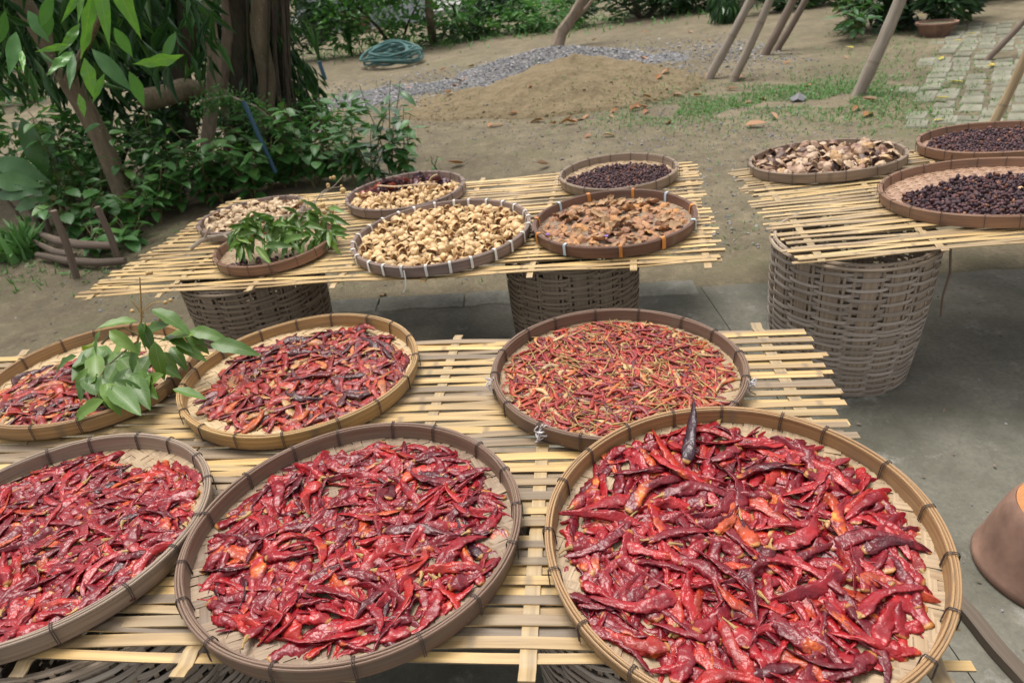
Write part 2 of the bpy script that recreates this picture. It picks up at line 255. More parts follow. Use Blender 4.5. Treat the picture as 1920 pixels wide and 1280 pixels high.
# ------------------------------------------------------------------ geometry container
class Geo:
    def __init__(s): s.v = []; s.f = []; s.uv = []; s.mi = []; s.cur = 0
    def vert(s, p, uv=(0, 0)): s.v.append(tuple(p)); s.uv.append(uv); return len(s.v) - 1
    def face(s, *i): s.f.append(i); s.mi.append(s.cur)
    def done(s):
        s.V = np.array(s.v, float).reshape(-1, 3); s.UV = np.array(s.uv, float).reshape(-1, 2)
        s.tot = np.array([len(q) for q in s.f], np.int32); s.L = np.fromiter((i for q in s.f for i in q), np.int32); s.MI = np.array(s.mi, np.int32); return s
    def ring(s, pts, uvs=None): return [s.vert(p, (uvs[k] if uvs else (0, 0))) for k, p in enumerate(pts)]
    def skin(s, a, b, closed=True):
        n = len(a)
        for k in range(n if closed else n - 1): s.face(a[k], a[(k + 1) % n], b[(k + 1) % n], b[k])
    def tube(s, pts, rad, n=8, cap=True, u0=0.0):
        pts = [Vector(p) for p in pts]; rad = rad if isinstance(rad, (list, tuple)) else [rad] * len(pts)
        prev = None; up = None; u = u0
        for i, p in enumerate(pts):
            t = (pts[min(i + 1, len(pts) - 1)] - pts[max(i - 1, 0)]).normalized()
            if up is None: up = Vector((0, 0, 1)) if abs(t.z) < 0.9 else Vector((1, 0, 0))
            up = (up - t * up.dot(t)).normalized(); sd = t.cross(up)
            if i: u += (p - pts[i - 1]).length
            r = s.ring([p + (sd * math.cos(q) + up * math.sin(q)) * rad[i] for q in [2 * math.pi * k / n for k in range(n)]], [(u, k / n * 0.2) for k in range(n)])
            if prev: s.skin(prev, r)
            elif cap: s.face(*r)
            prev = r
        if cap: s.face(*reversed(prev))
    def ribbon(s, pts, width, thick, normals=None, u0=0.0):
        """flat strip with a rectangular section; normals give the strip's up direction"""
        pts = [Vector(p) for p in pts]; prev = None; u = u0
        for i, p in enumerate(pts):
            t = (pts[min(i + 1, len(pts) - 1)] - pts[max(i - 1, 0)]).normalized()
            nn = Vector(normals[i]) if normals else Vector((0, 0, 1)); nn = (nn - t * nn.dot(t)).normalized(); sd = nn.cross(t)
            w = width[i] if isinstance(width, (list, tuple)) else width
            if i: u += (p - pts[i - 1]).length
            h = thick / 2
            r = s.ring([p - sd * w / 2 - nn * h, p + sd * w / 2 - nn * h, p + sd * w / 2 + nn * h, p - sd * w / 2 + nn * h], [(u, 0.0), (u, w), (u, w + thick), (u, 0.0)])
            if prev: s.skin(prev, r)
            else: s.face(*r)
            prev = r
        s.face(*reversed(prev))
    def box(s, c, d, rot=None):
        R = rot or Matrix.Identity(3); c = Vector(c)
        q = [s.vert(c + R @ Vector((x * d[0] / 2, y * d[1] / 2, z * d[2] / 2)), (x * d[0] / 2 + z * d[2] / 2, y * d[1] / 2)) for x in (-1, 1) for y in (-1, 1) for z in (-1, 1)]
        for f in ((0, 1, 3, 2), (4, 6, 7, 5), (0, 4, 5, 1), (2, 3, 7, 6), (0, 2, 6, 4), (1, 5, 7, 3)): s.face(*[q[k] for k in f])
    def lathe(s, prof, n=64, rr=None, closed=True, R=1.0):
        """prof = [(radial, z)]; rr(theta) -> (dr, dz) wobble"""
        prev = None; first = None
        for k in range(n + 1):
            th = 2 * math.pi * k / n; dr, dz = rr(th) if rr else (0, 0); c, q = math.cos(th), math.sin(th)
            acc = 0; ring = []
            for i, (r, z) in enumerate(prof):
                if i: acc += math.hypot(r - prof[i - 1][0], z - prof[i - 1][1])
                ring.append(s.vert(((r + dr) * c, (r + dr) * q, z + dz), (th * R, acc)))
            if prev: s.skin(prev, ring, closed)
            prev = ring

def to_mesh(name, parts, mats, smooth=True, angle=40):
    """parts: list of (Geo, 4x4 numpy matrix or None)"""
    vs, ls, ts, us, ms = [], [], [], [], []; off = 0
    for g, mt in parts:
        if not hasattr(g, 'V'): g.done()
        V = g.V if mt is None else g.V @ mt[:3, :3].T + mt[:3, 3]
        vs.append(V); ls.append(g.L + off); ts.append(g.tot); us.append(g.UV[g.L]); ms.append(g.MI); off += len(V)
    V = np.concatenate(vs); L = np.concatenate(ls); T = np.concatenate(ts); U = np.concatenate(us); MI = np.concatenate(ms)
    me = bpy.data.meshes.new(name)
    me.vertices.add(len(V)); me.vertices.foreach_set('co', V.astype(np.float32).ravel())
    me.loops.add(len(L)); me.loops.foreach_set('vertex_index', L.astype(np.int32))
    me.polygons.add(len(T)); st = np.zeros(len(T), np.int32); st[1:] = np.cumsum(T)[:-1]
    me.polygons.foreach_set('loop_start', st); me.polygons.foreach_set('material_index', MI)
    me.polygons.foreach_set('use_smooth', np.full(len(T), smooth))
    uvl = me.uv_layers.new(name='UVMap'); uvl.data.foreach_set('uv', U.astype(np.float32).ravel())
    for m in (mats if isinstance(mats, (list, tuple)) else [mats]): me.materials.append(M[m])
    me.update(calc_edges=True); me.validate()
    if smooth: me.set_sharp_from_angle(angle=math.radians(angle))
    return me
def obj(name, me, parent=None, mat=None):
    o = bpy.data.objects.new(name, me); COL.objects.link(o)
    if mat is not None: o.matrix_world = mat
    if parent is not None: o.parent = parent
    return o
def tag(o, label=None, cat=None, group=None, kind=None):
    if label: o['label'] = label
    if cat: o['category'] = cat
    if group: o['group'] = group
    if kind: o['kind'] = kind
    return o
def empty(name, mat, label, cat, group=None):
    o = bpy.data.objects.new(name, None); COL.objects.link(o); o.empty_display_size = 0.05
    o.matrix_world = mat if isinstance(mat, Matrix) else Matrix.Translation(mat)
    return tag(o, label, cat, group)
def G(f, *a, **k):
    g = Geo(); getattr(g, f)(*a, **k); return g
def frame(c, ax, ay, yaw=0.0):
    e1 = Vector((1, 0, ax)).normalized(); n = Vector((-ax, -ay, 1)).normalized(); e2 = n.cross(e1)
    m = Matrix((e1, e2, n)).transposed().to_4x4(); m.translation = Vector(c); return m @ Matrix.Rotation(yaw, 4, 'Z')
def npm(m): return np.array(m)

# ------------------------------------------------------------------ ground and setting
def ground():
    g = Geo(); xs = np.concatenate([np.linspace(-90, -9, 10), np.linspace(-8, 9, 120), np.linspace(10, 90, 10)]); ys = np.concatenate([np.linspace(-60, -3, 6), np.linspace(-2.5, 17, 130), np.linspace(18, 140, 14)])
    ids = []
    for y in ys:
        row = []
        for x in xs:
            z = 0.0
            if -9 < x < 10 and 3.3 < y < 18:
                f = min(1, (y - 3.3) / 1.5); z = f * (0.03 * noise.noise(Vector((x * 0.9, y * 0.9, 0))) + 0.012 * noise.noise(Vector((x * 3.1, y * 3.1, 4))))
            row.append(g.vert((x, y, z), (x, y)))
        ids.append(row)
    for j in range(len(ys) - 1):
        for i in range(len(xs) - 1): g.face(ids[j][i], ids[j][i + 1], ids[j + 1][i + 1], ids[j + 1][i])
    return tag(obj('dirt_ground', to_mesh('dirt_ground', [(g, None)], 'ground', True, 180)), kind='structure')
ground()
def gz(x, y):
    if -9 < x < 10 and 3.3 < y < 18:
        f = min(1, (y - 3.3) / 1.5); return f * (0.03 * noise.noise(Vector((x * 0.9, y * 0.9, 0))) + 0.012 * noise.noise(Vector((x * 3.1, y * 3.1, 4))))
    return 0.0

def slab(x0, x1, seed):
    """one concrete bay: rear edge follows the yard edge, slightly crumbled"""
    g = Geo(); n = 40; top = 0.035; r = random.Random(seed); back = []; front = []
    for k in range(n + 1):
        x = x0 + (x1 - x0) * k / n; yb = 2.93 - 0.155 * x + 0.018 * noise.noise(Vector((x * 6, seed, 0))) + (0.05 * noise.noise(Vector((x * 2.3, seed, 5))) if x < 0.7 else 0)
        back.append((x, yb)); front.append((x - 0.05, -5.0))
    bt = [g.vert((x, y, top), (x, y)) for x, y in back]; bt2 = [g.vert((x, y + 0.012, top - 0.015), (x, y)) for x, y in back]; bb = [g.vert((x, y + 0.02, -0.1), (x, y)) for x, y in back]
    ft = [g.vert((x, y, top), (x, y)) for x, y in front]
    g.skin(ft, bt, False); g.skin(bt, bt2, False); g.skin(bt2, bb, False)
    for a, b in ((0, 1), (n, -1)):
        q = [bt[a], g.vert((back[a][0], back[a][1], -0.1)), g.vert((front[a][0], front[a][1], -0.1)), ft[a]]; g.face(*(q if b > 0 else q[::-1]))
    return tag(obj('concrete_slab', to_mesh('concrete_slab', [(g, None)], 'concrete', False)), kind='structure')
slab(-1.05, 0.878, 1); slab(0.881, 3.6, 2); slab(3.606, 8.0, 3)

M['kerb'] = m_concrete('pale_kerb', (0.20, 0.195, 0.155), (0.31, 0.30, 0.255))
for k, (xa, xb) in enumerate([(-0.95, -0.62), (-0.61, -0.20), (-0.19, 0.02), (0.03, 0.42), (0.43, 0.86)]):
    g = Geo(); n = 12; A = []; B = []
    for i in range(n + 1):
        x = xa + (xb - xa) * i / n; y = 2.93 - 0.155 * x; A.append((x, y + 0.055 + 0.02 * noise.noise(Vector((x * 9, 1, k))), 0.044 + 0.003 * noise.noise(Vector((x * 7, 4, k))))); B.append((x - 0.008, y - 0.075 + 0.022 * noise.noise(Vector((x * 8, 9, k))), 0.039 + 0.002 * noise.noise(Vector((x * 7, 6, k)))))
    a_ = [g.vert(p, (p[0], p[1])) for p in A]; b_ = [g.vert(p, (p[0], p[1])) for p in B]; a0 = [g.vert((p[0], p[1] + 0.012, -0.05), (p[0], p[1])) for p in A]; b0 = [g.vert((p[0], p[1] - 0.025, 0.025), (p[0], p[1])) for p in B]
    g.skin(b_, a_, False); g.skin(a_, a0, False); g.skin(b0, b_, False); g.face(a_[0], b_[0], b0[0], a0[0]); g.face(b_[-1], a_[-1], a0[-1], b0[-1])
    tag(obj('kerb', to_mesh('kerb', [(g, None)], 'kerb', False)), kind='structure')
# far road and walls behind the yard
g = Geo(); g.box((6, 25.5, 0.06), (60, 7, 0.16)); tag(obj('road', to_mesh('road', [(g, None)], 'road', False)), kind='structure')
wl = empty('garden_wall', (-12, 21, 0), 'pale plastered house wall far behind the dark tree at top left', 'wall')
g = Geo(); g.box((0, 0, 1.6), (11, 0.2, 3.2)); obj('wall_face', to_mesh('wall_face', [(g, None)], 'wall_white', False), wl)
g = Geo(); g.box((0, -0.13, 0.15), (11.1, 0.1, 0.3)); obj('plinth', to_mesh('plinth', [(g, None)], 'road', False), wl)
fn = empty('tin_fence', (-4.6, 20.4, 0), 'grey corrugated tin sheets standing at the back, top centre left', 'fence')
for k in range(7):
    g = Geo(); pts = [(k * 0.5 + i * 0.05, 0.015 * (i % 2), 0) for i in range(11)]
    a = [g.vert((x, y, 0.02)) for x, y, z in pts]; b = [g.vert((x, y, 1.7 + 0.05 * math.sin(k * 3))) for x, y, z in pts]; c = [g.vert((x, y + 0.006, 0.02)) for x, y, z in pts]; d = [g.vert((x, y + 0.006, 1.7 + 0.05 * math.sin(k * 3))) for x, y, z in pts]
    g.skin(a, b, False); g.skin(d, c, False); g.skin(b, d, False)
    obj('panel', to_mesh('panel', [(g, None)], 'tin', False), fn)

# sand heap and gravel
def sand_h(x, y):
    d = math.hypot((x - 1.05) / 1.45, (y - 8.0) / 1.15); h = 0.36 * max(0, 1 - d) ** 0.85 if d < 1 else 0
    e = math.hypot((x - 0.1) / 1.1, (y - 8.0) / 0.8); h = max(h, 0.13 * max(0, 1 - e * e))
    if h > 0.004: h += 0.05 * noise.noise(Vector((x * 4, y * 4, 1))) * min(1, h * 8) + 0.026 * noise.noise(Vector((x * 11, y * 11, 2))) * min(1, h * 8)
    return h
def grav_h(x, y):
    d = math.hypot((x - 1.0) / 1.35, (y - 10.1) / 0.9); h = 0.25 * max(0, 1 - d) ** 0.9 if d < 1 else 0
    yc = 9.55 + 0.12 * x - 0.05 * x * x; e = abs(y - yc) / (0.55 + 0.35 * noise.noise(Vector((x * 1.2, 3, 0))) + 0.12 * noise.noise(Vector((x * 5, y * 5, 0))))
    if -2.6 < x < 2.9 and e < 1: h = max(h, 0.028 * (1 - e * e) * min(1, (x + 2.6) / 1.6, (2.9 - x) / 1.4))
    if h > 0.003: h += 0.02 * noise.noise(Vector((x * 7, y * 7, 9))) * min(1, h * 20)
    return h
def heightfield(name, fn, x0, x1, y0, y1, step, mat):
    g = Geo(); nx = int((x1 - x0) / step); ny = int((y1 - y0) / step); ids = {}
    H = [[fn(x0 + i * step, y0 + j * step) for i in range(nx + 1)] for j in range(ny + 1)]
    def vid(i, j):
        if (i, j) not in ids:
            x, y = x0 + i * step, y0 + j * step; ids[i, j] = g.vert((x, y, gz(x, y) + (H[j][i] if H[j][i] > 0.003 else -0.05)), (x, y))
        return ids[i, j]
    for j in range(ny):
        for i in range(nx):
            if max(H[j][i], H[j][i + 1], H[j + 1][i], H[j + 1][i + 1]) > 0.003: g.face(vid(i, j), vid(i + 1, j), vid(i + 1, j + 1), vid(i, j + 1))
    return obj(name, to_mesh(name, [(g, None)], mat, True, 180))
tag(heightfield('sand_heap', sand_h, -1.3, 2.7, 6.7, 9.3, 0.05, 'sand'), 'heap of brown sand in front of the grey gravel', 'sand heap')
tag(heightfield('gravel_bed', grav_h, -3.2, 3.8, 8.4, 11.3, 0.06, 'gravel'), kind='structure')

def pebble(seed, n=5):
    g = Geo(); r = random.Random(seed); top = g.vert((0, 0, 0.6 + r.random() * 0.2)); bot = g.vert((0, 0, -0.5))
    a = [g.vert((math.cos(k * 2 * math.pi / n) * r.uniform(0.8, 1.2), math.sin(k * 2 * math.pi / n) * r.uniform(0.8, 1.1), r.uniform(-0.25, 0.3))) for k in range(n)]
    for k in range(n): g.face(top, a[k], a[(k + 1) % n]); g.face(bot, a[(k + 1) % n], a[k])
    return g
PB = [pebble(k) for k in range(6)]
def scatter_pebbles(name, pts, smin, smax, label, kind='stuff'):
    parts = []
    for x, y, z in pts:
        s = random.uniform(smin, smax) * (1 if random.random() < 0.9 else 1.7)
        m = Matrix.Translation((x, y, z)) @ Euler((random.uniform(-0.6, 0.6), random.uniform(-0.6, 0.6), random.uniform(0, 6.28))).to_matrix().to_4x4() @ Matrix.Scale(s, 4)
        parts.append((random.choice(PB), npm(m)))
    return tag(obj(name, to_mesh(name, parts, 'pebble', False)), label, 'gravel', kind=kind)
pts = []
while len(pts) < 6500:
    x, y = random.uniform(-3.1, 3.7), random.uniform(8.5, 11.2); h = grav_h(x, y)
    if h > 0.006: pts.append((x, y, gz(x, y) + h + 0.002))
for k in range(3500):
    x = random.uniform(-3.2, 3.8); y = 9.6 + 0.12 * x - 0.05 * x * x + random.gauss(0, 0.8)
    if grav_h(x, y) < 0.006 and sand_h(x, y) < 0.1: pts.append((x, y, gz(x, y) + sand_h(x, y) + 0.003))
scatter_pebbles('gravel_stones', pts, 0.010, 0.020, 'grey crushed stones strewn over the gravel ridge')
pts = []
for cx, cy, sx, sy, n in ((1.7, 5.6, 0.9, 0.5, 500), (2.2, 5.2, 0.5, 0.5, 260), (1.15, 3.9, 0.4, 0.5, 260), (2.2, 6.6, 1.2, 0.4, 350), (0.6, 6.2, 1.5, 0.6, 260), (2.9, 8.4, 0.5, 0.4, 250), (0.2, 3.6, 1.2, 0.3, 120), (-1.5, 3.8, 1.0, 0.5, 120)):
    for k in range(n):
        x, y = random.gauss(cx, sx), random.gauss(cy, sy)
        if y > 3.2: pts.append((x, y, gz(x, y) + 0.003))
scatter_pebbles('loose_pebbles', pts, 0.004, 0.010, 'small pale pebbles strewn over the bare dirt')
pts = [(random.uniform(-0.2, 2.6), random.uniform(-0.5, 2.6), 0.037) for k in range(240)]
scatter_pebbles('grit', pts, 0.002, 0.005, 'fine grit scattered on the concrete')

parts = []
for k in range(1500):
    a = random.uniform(0, 6.28); d = random.gauss(1.0, 0.22); x, y = 0.85 + 1.55 * d * math.cos(a), 8.0 + 1.15 * d * math.sin(a); s_ = random.uniform(0.004, 0.011) * (2.2 if random.random() < 0.06 else 1)
    parts.append((random.choice(PB), npm(Matrix.Translation((x, y, gz(x, y) + sand_h(x, y) + s_ * 0.3)) @ Matrix.Rotation(random.uniform(0, 6), 4, 'Z') @ Matrix.Scale(s_, 4))))
tag(obj('sand_clods', to_mesh('sand_clods', parts, 'sand', False)), 'clods of sand crumbled round the foot of the sand heap', 'sand', kind='stuff')
parts = []; lit = Geo(); lit.face(*[lit.vert(p, (q, 0.3)) for p, q in (((-1, -0.3, 0), 0), ((0.2, -0.45, 0.25), 0.4), ((1, 0.1, 0), 1), ((-0.1, 0.4, 0.15), 0.6))])
for k in range(2600):
    x, y = random.uniform(-5.5, 6), 3.1 + random.random() ** 1.3 * 11
    if abs(noise.noise(Vector((x * 0.8, y * 0.8, 5)))) * random.random() < 0.05: continue
    parts.append((lit, npm(Matrix.Translation((x, y, gz(x, y) + sand_h(x, y) + grav_h(x, y) + 0.006)) @ Euler((random.uniform(-0.4, 0.4), random.uniform(-0.4, 0.4), random.uniform(0, 6))).to_matrix().to_4x4() @ Matrix.Scale(random.uniform(0.006, 0.02), 4))))
for k in range(170): parts.append((lit, npm(Matrix.Translation((random.uniform(-0.2, 2.6), random.uniform(0.6, 2.55), 0.041)) @ Euler((random.uniform(-0.3, 0.3), random.uniform(-0.3, 0.3), random.uniform(0, 6))).to_matrix().to_4x4() @ Matrix.Scale(random.uniform(0.003, 0.011), 4))))
tag(obj('leaf_litter', to_mesh('leaf_litter', parts, 'stake', False)), 'tiny brown bits of leaf litter scattered over the yard', 'litter', kind='stuff')
# brick path
pa, pb, pc, pd = gp(1700, 232), gp(1935, 232), gp(1745, 40), gp(1990, 36)
dirv = ((pc + pd) / 2 - (pa + pb) / 2); LEN = dirv.length; dirv.normalize(); sidev = Vector((dirv.y, -dirv.x, 0)); org = (pa + pb) / 2
g = Geo(); ids = []
for i in range(61):
    ids.append([])
    for j in range(13):
        p = org + dirv * (i / 60 * (LEN + 0.3) - 0.15) + sidev * ((j / 12 - 0.5) * 1.35); e_ = min(j, 12 - j, i, 60 - i)
        ids[-1].append(g.vert((p.x, p.y, gz(p.x, p.y) + (0.006 if e_ > 0 else -0.03)), (p.x, p.y)))
for a_, b_ in zip(ids, ids[1:]): g.skin(b_, a_, False)
pth = tag(obj('paved_path', to_mesh('paved_path', [(g, None)], 'ground', True, 180)), kind='structure')
def paver(seed):
    g = Geo(); r = random.Random(seed); a, b, h = 0.118, 0.078, 0.045
    o = [(-a, -b), (a, -b), (a, b), (-a, b)]; o = [(x + r.uniform(-0.006, 0.006), y + r.uniform(-0.006, 0.006)) for x, y in o]
    lo = [g.vert((x, y, 0), (x, y)) for x, y in o]; mi = [g.vert((x, y, h - 0.012), (x, y)) for x, y in o]; hi = [g.vert((x * 0.9, y * 0.88, h), (x, y)) for x, y in o]
    g.skin(lo, mi); g.skin(mi, hi); g.face(*hi); return to_mesh('paver', [(g, None)], 'paver', False)
PV = [paver(k) for k in range(6)]
ang = math.atan2(dirv.y, dirv.x)
rows = int(LEN / 0.25)
for i in range(rows):
    for j in range(-3, 4):
        if (i * 11 + j) % 17 == 3: continue
        wv_ = 0.05 * noise.noise(Vector((i * 0.4, j * 0.4, 2)))
        p = org + dirv * (i * 0.25 + (0.125 if j % 2 else 0) + wv_) + sidev * (j * 0.166 + wv_)
        if j in (-3, 3) and random.random() < 0.5: continue
        m = Matrix.Translation((p.x, p.y, gz(p.x, p.y) - 0.031 + random.uniform(-0.006, 0.004))) @ Euler((random.uniform(-0.03, 0.03), random.uniform(-0.03, 0.03), ang + random.uniform(-0.05, 0.05))).to_matrix().to_4x4()
        o = obj('paver', random.choice(PV), pth); o.matrix_world = m

# grass, weeds
def blade_geo(seed):
    g = Geo(); r = random.Random(seed); h, w_, b = 1.0, 0.10, r.uniform(0.2, 0.7); P = None
    for k in range(4):
        t = k / 3; ww = w_ * (1 - t) ** 0.7 + 0.01; q = [g.vert((-ww, b * t * t, h * t), (t, 0)), g.vert((ww, b * t * t, h * t), (t, 1))]
        if P: g.face(P[0], P[1], q[1], q[0])
        P = q
    return g
BL = [blade_geo(k) for k in range(5)]
def clover_geo(seed):
    g = Geo(); r = random.Random(seed)
    for k in range(r.randint(3, 5)):
        a = r.uniform(0, 6.28); d = Vector((math.cos(a), math.sin(a), 0)); s = Vector((-d.y, d.x, 0)); L = r.uniform(0.6, 1.1); z = r.uniform(0.2, 0.8)
        q = [g.vert(d * 0.1 + Vector((0, 0, z)), (0, 0.5)), g.vert(d * L * 0.55 + s * 0.3 + Vector((0, 0, z + 0.15)), (0.5, 0)), g.vert(d * L + Vector((0, 0, z)), (1, 0.5)), g.vert(d * L * 0.55 - s * 0.3 + Vector((0, 0, z + 0.15)), (0.5, 1))]
        g.face(q[0], q[1], q[2]); g.face(q[0], q[2], q[3])
    return g
CL = [clover_geo(k) for k in range(6)]
def grass_patch(name, spots, label, mat='grass'):
    parts = []
    for cx, cy, sx, sy, n, h in spots:
        for k in range(n):
            x, y = random.gauss(cx, sx), random.gauss(cy, sy)
            if y < 3.2: continue
            if noise.noise(Vector((x * 2.2, y * 2.2, 7))) < -0.28: continue
            z = gz(x, y) + sand_h(x, y)
            if random.random() < 0.5: s = random.uniform(0.5, 1.2) * h; gg = random.choice(BL)
            else: s = random.uniform(0.3, 0.6) * h; gg = random.choice(CL)
            parts.append((gg, npm(Matrix.Translation((x, y, z)) @ Euler((random.uniform(-0.5, 0.5), random.uniform(-0.5, 0.5), random.uniform(0, 6.28))).to_matrix().to_4x4() @ Matrix.Scale(s, 4))))
    return tag(obj(name, to_mesh(name, parts, mat, False)), label, 'grass', kind='stuff')
grass_patch('grass_patch', [(2.5, 6.45, 0.7, 0.42, 5200, 0.036), (1.75, 6.35, 0.35, 0.2, 1100, 0.034), (3.2, 6.2, 0.45, 0.5, 2200, 0.042), (3.3, 5.3, 0.25, 0.35, 700, 0.04), (4.2, 6.4, 0.5, 0.9, 900, 0.035), (5.3, 8.2, 0.6, 0.9, 700, 0.035)], 'short green grass and weeds growing at the foot of the thickest pole')
grass_patch('sparse_weeds', [(1.0, 3.15, 0.35, 0.25, 260, 0.03), (0.75, 3.6, 0.5, 0.3, 200, 0.03), (-0.2, 3.4, 0.6, 0.15, 130, 0.03), (2.1, 5.3, 0.5, 0.5, 220, 0.035), (1.7, 7.4, 0.7, 0.3, 200, 0.04), (4.6, 7.6, 0.7, 1.2, 500, 0.05), (3.9, 6.2, 0.5, 0.6, 300, 0.05), (0.3, 15.0, 3.0, 0.8, 1800, 0.13), (-3, 9.0, 2.0, 0.8, 500, 0.05), (-2.7, 4.2, 0.5, 0.25, 350, 0.05)], 'scattered low weeds on the bare yard and path edges')

# ------------------------------------------------------------------ leaves
def leaf_geo(L, W, curl=0.2, fold=0.25, n=7, wav=0.0, peak=0.42, pw=0.8, seed=0):
    g = Geo(); r = random.Random(seed); rows = []; ph = r.uniform(0, 6)
    for i in range(n + 1):
        t = i / n
        wd = W * math.sin(math.pi * (t ** (math.log(0.5) / math.log(peak)))) ** pw * 0.5 + 0.0006 if 0 < t < 1 else 0.0008
        x = L * t; z = -curl * L * t * t; row = []
        for k, v in enumerate((-1, -0.5, 0, 0.5, 1)):
            row.append(g.vert((x, v * wd, z + abs(v) * wd * fold + wav * wd * math.sin(t * 16 + ph + v * 2) * abs(v)), (t, (v + 1) / 2)))
        rows.append(row)
    for a, b in zip(rows, rows[1:]): g.skin(a, b, False)
    return g
def leaf_matrix(p, d, up=Vector((0, 0, 1)), s=1.0, roll=0.0):
    d = Vector(d).normalized(); up = Vector(up); y = up.cross(d)
    if y.length < 1e-3: y = Vector((1, 0, 0)).cross(d)
    y.normalize(); z = d.cross(y); m = Matrix((d, y, z)).transposed().to_4x4(); m.translation = Vector(p)
    return m @ Matrix.Rotation(roll, 4, 'X') @ Matrix.Scale(s, 4)

def leafy_plant(name, base, h, nst, spread, meshes, perstem, label, cat='plant', group=None, lsize=1.0, droop=0.3, stemmat='twig_green', first=0.3, lean=(0, 0), stemr=0.006):
    base = Vector(base); root = empty(name, base, label, cat, group)
    for s in range(nst):
        a = random.uniform(0, 6.28); sp = spread * random.uniform(0.3, 1.0); hh = h * random.uniform(0.7, 1.05)
        P = [Vector((math.cos(a) * sp * t ** 1.4 + lean[0] * t, math.sin(a) * sp * t ** 1.4 + lean[1] * t, hh * t)) + Vector((0.02 * noise.noise(Vector((t * 3, s, base.x))), 0.02 * noise.noise(Vector((t * 3, s + 9, base.x))), 0)) for t in [k / 5 for k in range(6)]]
        obj('stem', to_mesh('stem', [(G('tube', P, [stemr * (1 - 0.6 * k / 5) for k in range(6)], 5), None)], stemmat), root)
        for k in range(perstem):
            t = first + (1 - first) * (k + random.random() * 0.5) / perstem; t = min(t, 1); i = min(int(t * 5), 4); p = P[i].lerp(P[i + 1], t * 5 - i)
            b = a + k * 2.4 + random.uniform(-0.5, 0.5); d = Vector((math.cos(b), math.sin(b), random.uniform(-droop, 0.25)))
            o = obj('leaf', random.choice(meshes), root); o.matrix_local = leaf_matrix(p, d, s=lsize * random.uniform(0.7, 1.15), roll=random.uniform(-0.3, 0.3))
    return root
def lm(name, mat, specs): return [to_mesh(name, [(leaf_geo(*s, seed=i), None)], mat) for i, s in enumerate(specs)]
BROAD = lm('broad_leaf', 'leaf_mid', [(0.12, 0.072, 0.25, 0.2), (0.11, 0.06, 0.35, 0.3), (0.13, 0.08, 0.15, 0.15), (0.10, 0.062, 0.4, 0.1)])
GLOSS = lm('oblong_leaf', 'leaf_fern', [(0.16, 0.062, 0.2, 0.2), (0.15, 0.055, 0.4, 0.25), (0.17, 0.066, 0.1, 0.15)])
MANGO = lm('mango_leaf', 'leaf_bright', [(1.0, 0.2, 0.08, 0.3, 16, 0.35, 0.42, 1.25), (1.0, 0.23, 0.15, 0.25, 16, 0.4, 0.45, 1.3), (1.0, 0.23, 0.03, 0.3, 16, 0.3, 0.4, 1.2)])
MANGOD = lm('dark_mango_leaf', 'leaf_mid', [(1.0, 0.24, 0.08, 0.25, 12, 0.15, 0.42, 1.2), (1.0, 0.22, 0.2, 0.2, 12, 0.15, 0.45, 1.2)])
FERN = lm('strap_leaf', 'leaf_fern', [(1.0, 0.24, 0.25, 0.15, 12, 0.25, 0.62), (1.0, 0.22, 0.4, 0.15, 12, 0.3, 0.62)])
SPRIG = lm('sprig_leaf', 'leaf_glossy', [(0.105, 0.041, 0.25, 0.3, 8, 0.15), (0.10, 0.039, 0.45, 0.2, 8, 0.2), (0.115, 0.045, 0.1, 0.3, 8, 0.1), (0.09, 0.038, 0.3, 0.35, 8, 0.2)])

# foliage masses
def lf(seed, mat_dims=(1, 0.42)):
    g = Geo(); a, b = mat_dims; q = [g.vert((0, 0, 0), (0, 0.5)), g.vert((a * 0.45, b / 2, 0.08), (0.5, 0)), g.vert((a, 0, -0.12), (1, 0.5)), g.vert((a * 0.45, -b / 2, 0.08), (0.5, 1))]
    g.face(q[0], q[2], q[1]); g.face(q[0], q[3], q[2]); return g
LF = {'oval': lf(0), 'narrow': lf(1, (1, 0.18)), 'round': lf(2, (0.8, 0.6))}
def foliage(c, rad, n, size, kind='oval', clumps=14, seed=0, flat=0.35, down=0.0):
    r = np.random.default_rng(seed); c = np.array(c); rad = np.array(rad); parts = []
    cl = []
    while len(cl) < clumps:
        p = r.uniform(-1, 1, 3)
        if 0.3 < np.linalg.norm(p) < 0.95: cl.append((p, r.uniform(0.22, 0.42)))
    for k in range(n):
        p0, s = cl[r.integers(clumps)]; d = r.normal(size=3); d /= np.linalg.norm(d) + 1e-9
        p = c + rad * (p0 + d * s * r.uniform(0.4, 1.0) ** 0.5)
        if p[2] < 0.02: continue
        o = Vector(d * rad); o.z = o.z * flat - down; o = o + Vector(r.normal(size=3) * 0.4 * float(rad.min()))
        parts.append((LF[kind], npm(leaf_matrix(p, o, Vector(r.normal(size=3)) * 0.5 + Vector((0, 0, 1)), size * r.uniform(0.6, 1.3), r.uniform(-0.6, 0.6)))))
    return parts
def bush(name, c, rad, n, size, mat, label, kind='oval', cat='shrub', group=None, seed=0, clumps=14, trunk=True, down=0.0):
    root = empty(name, (c[0], c[1], 0), label, cat, group); loc = np.eye(4); loc[:3, 3] = (-c[0], -c[1], 0)
    obj('foliage', to_mesh('foliage', [(g_, loc @ m_) for g_, m_ in foliage(c, rad, n, size, kind, clumps, seed, down=down)], mat, False), root)
    if trunk:
        r = random.Random(seed)
        for k in range(4):
            a = r.uniform(0, 6.28); P = [(0.04 * math.cos(a), 0.04 * math.sin(a), 0), (rad[0] * 0.25 * math.cos(a), rad[1] * 0.25 * math.sin(a), c[2] * 0.6), (rad[0] * 0.5 * math.cos(a), rad[1] * 0.5 * math.sin(a), c[2] * 1.1)]
            obj('stem', to_mesh('stem', [(G('tube', P, [0.03, 0.022, 0.01], 6), None)], 'bark_dark'), root)
    return root

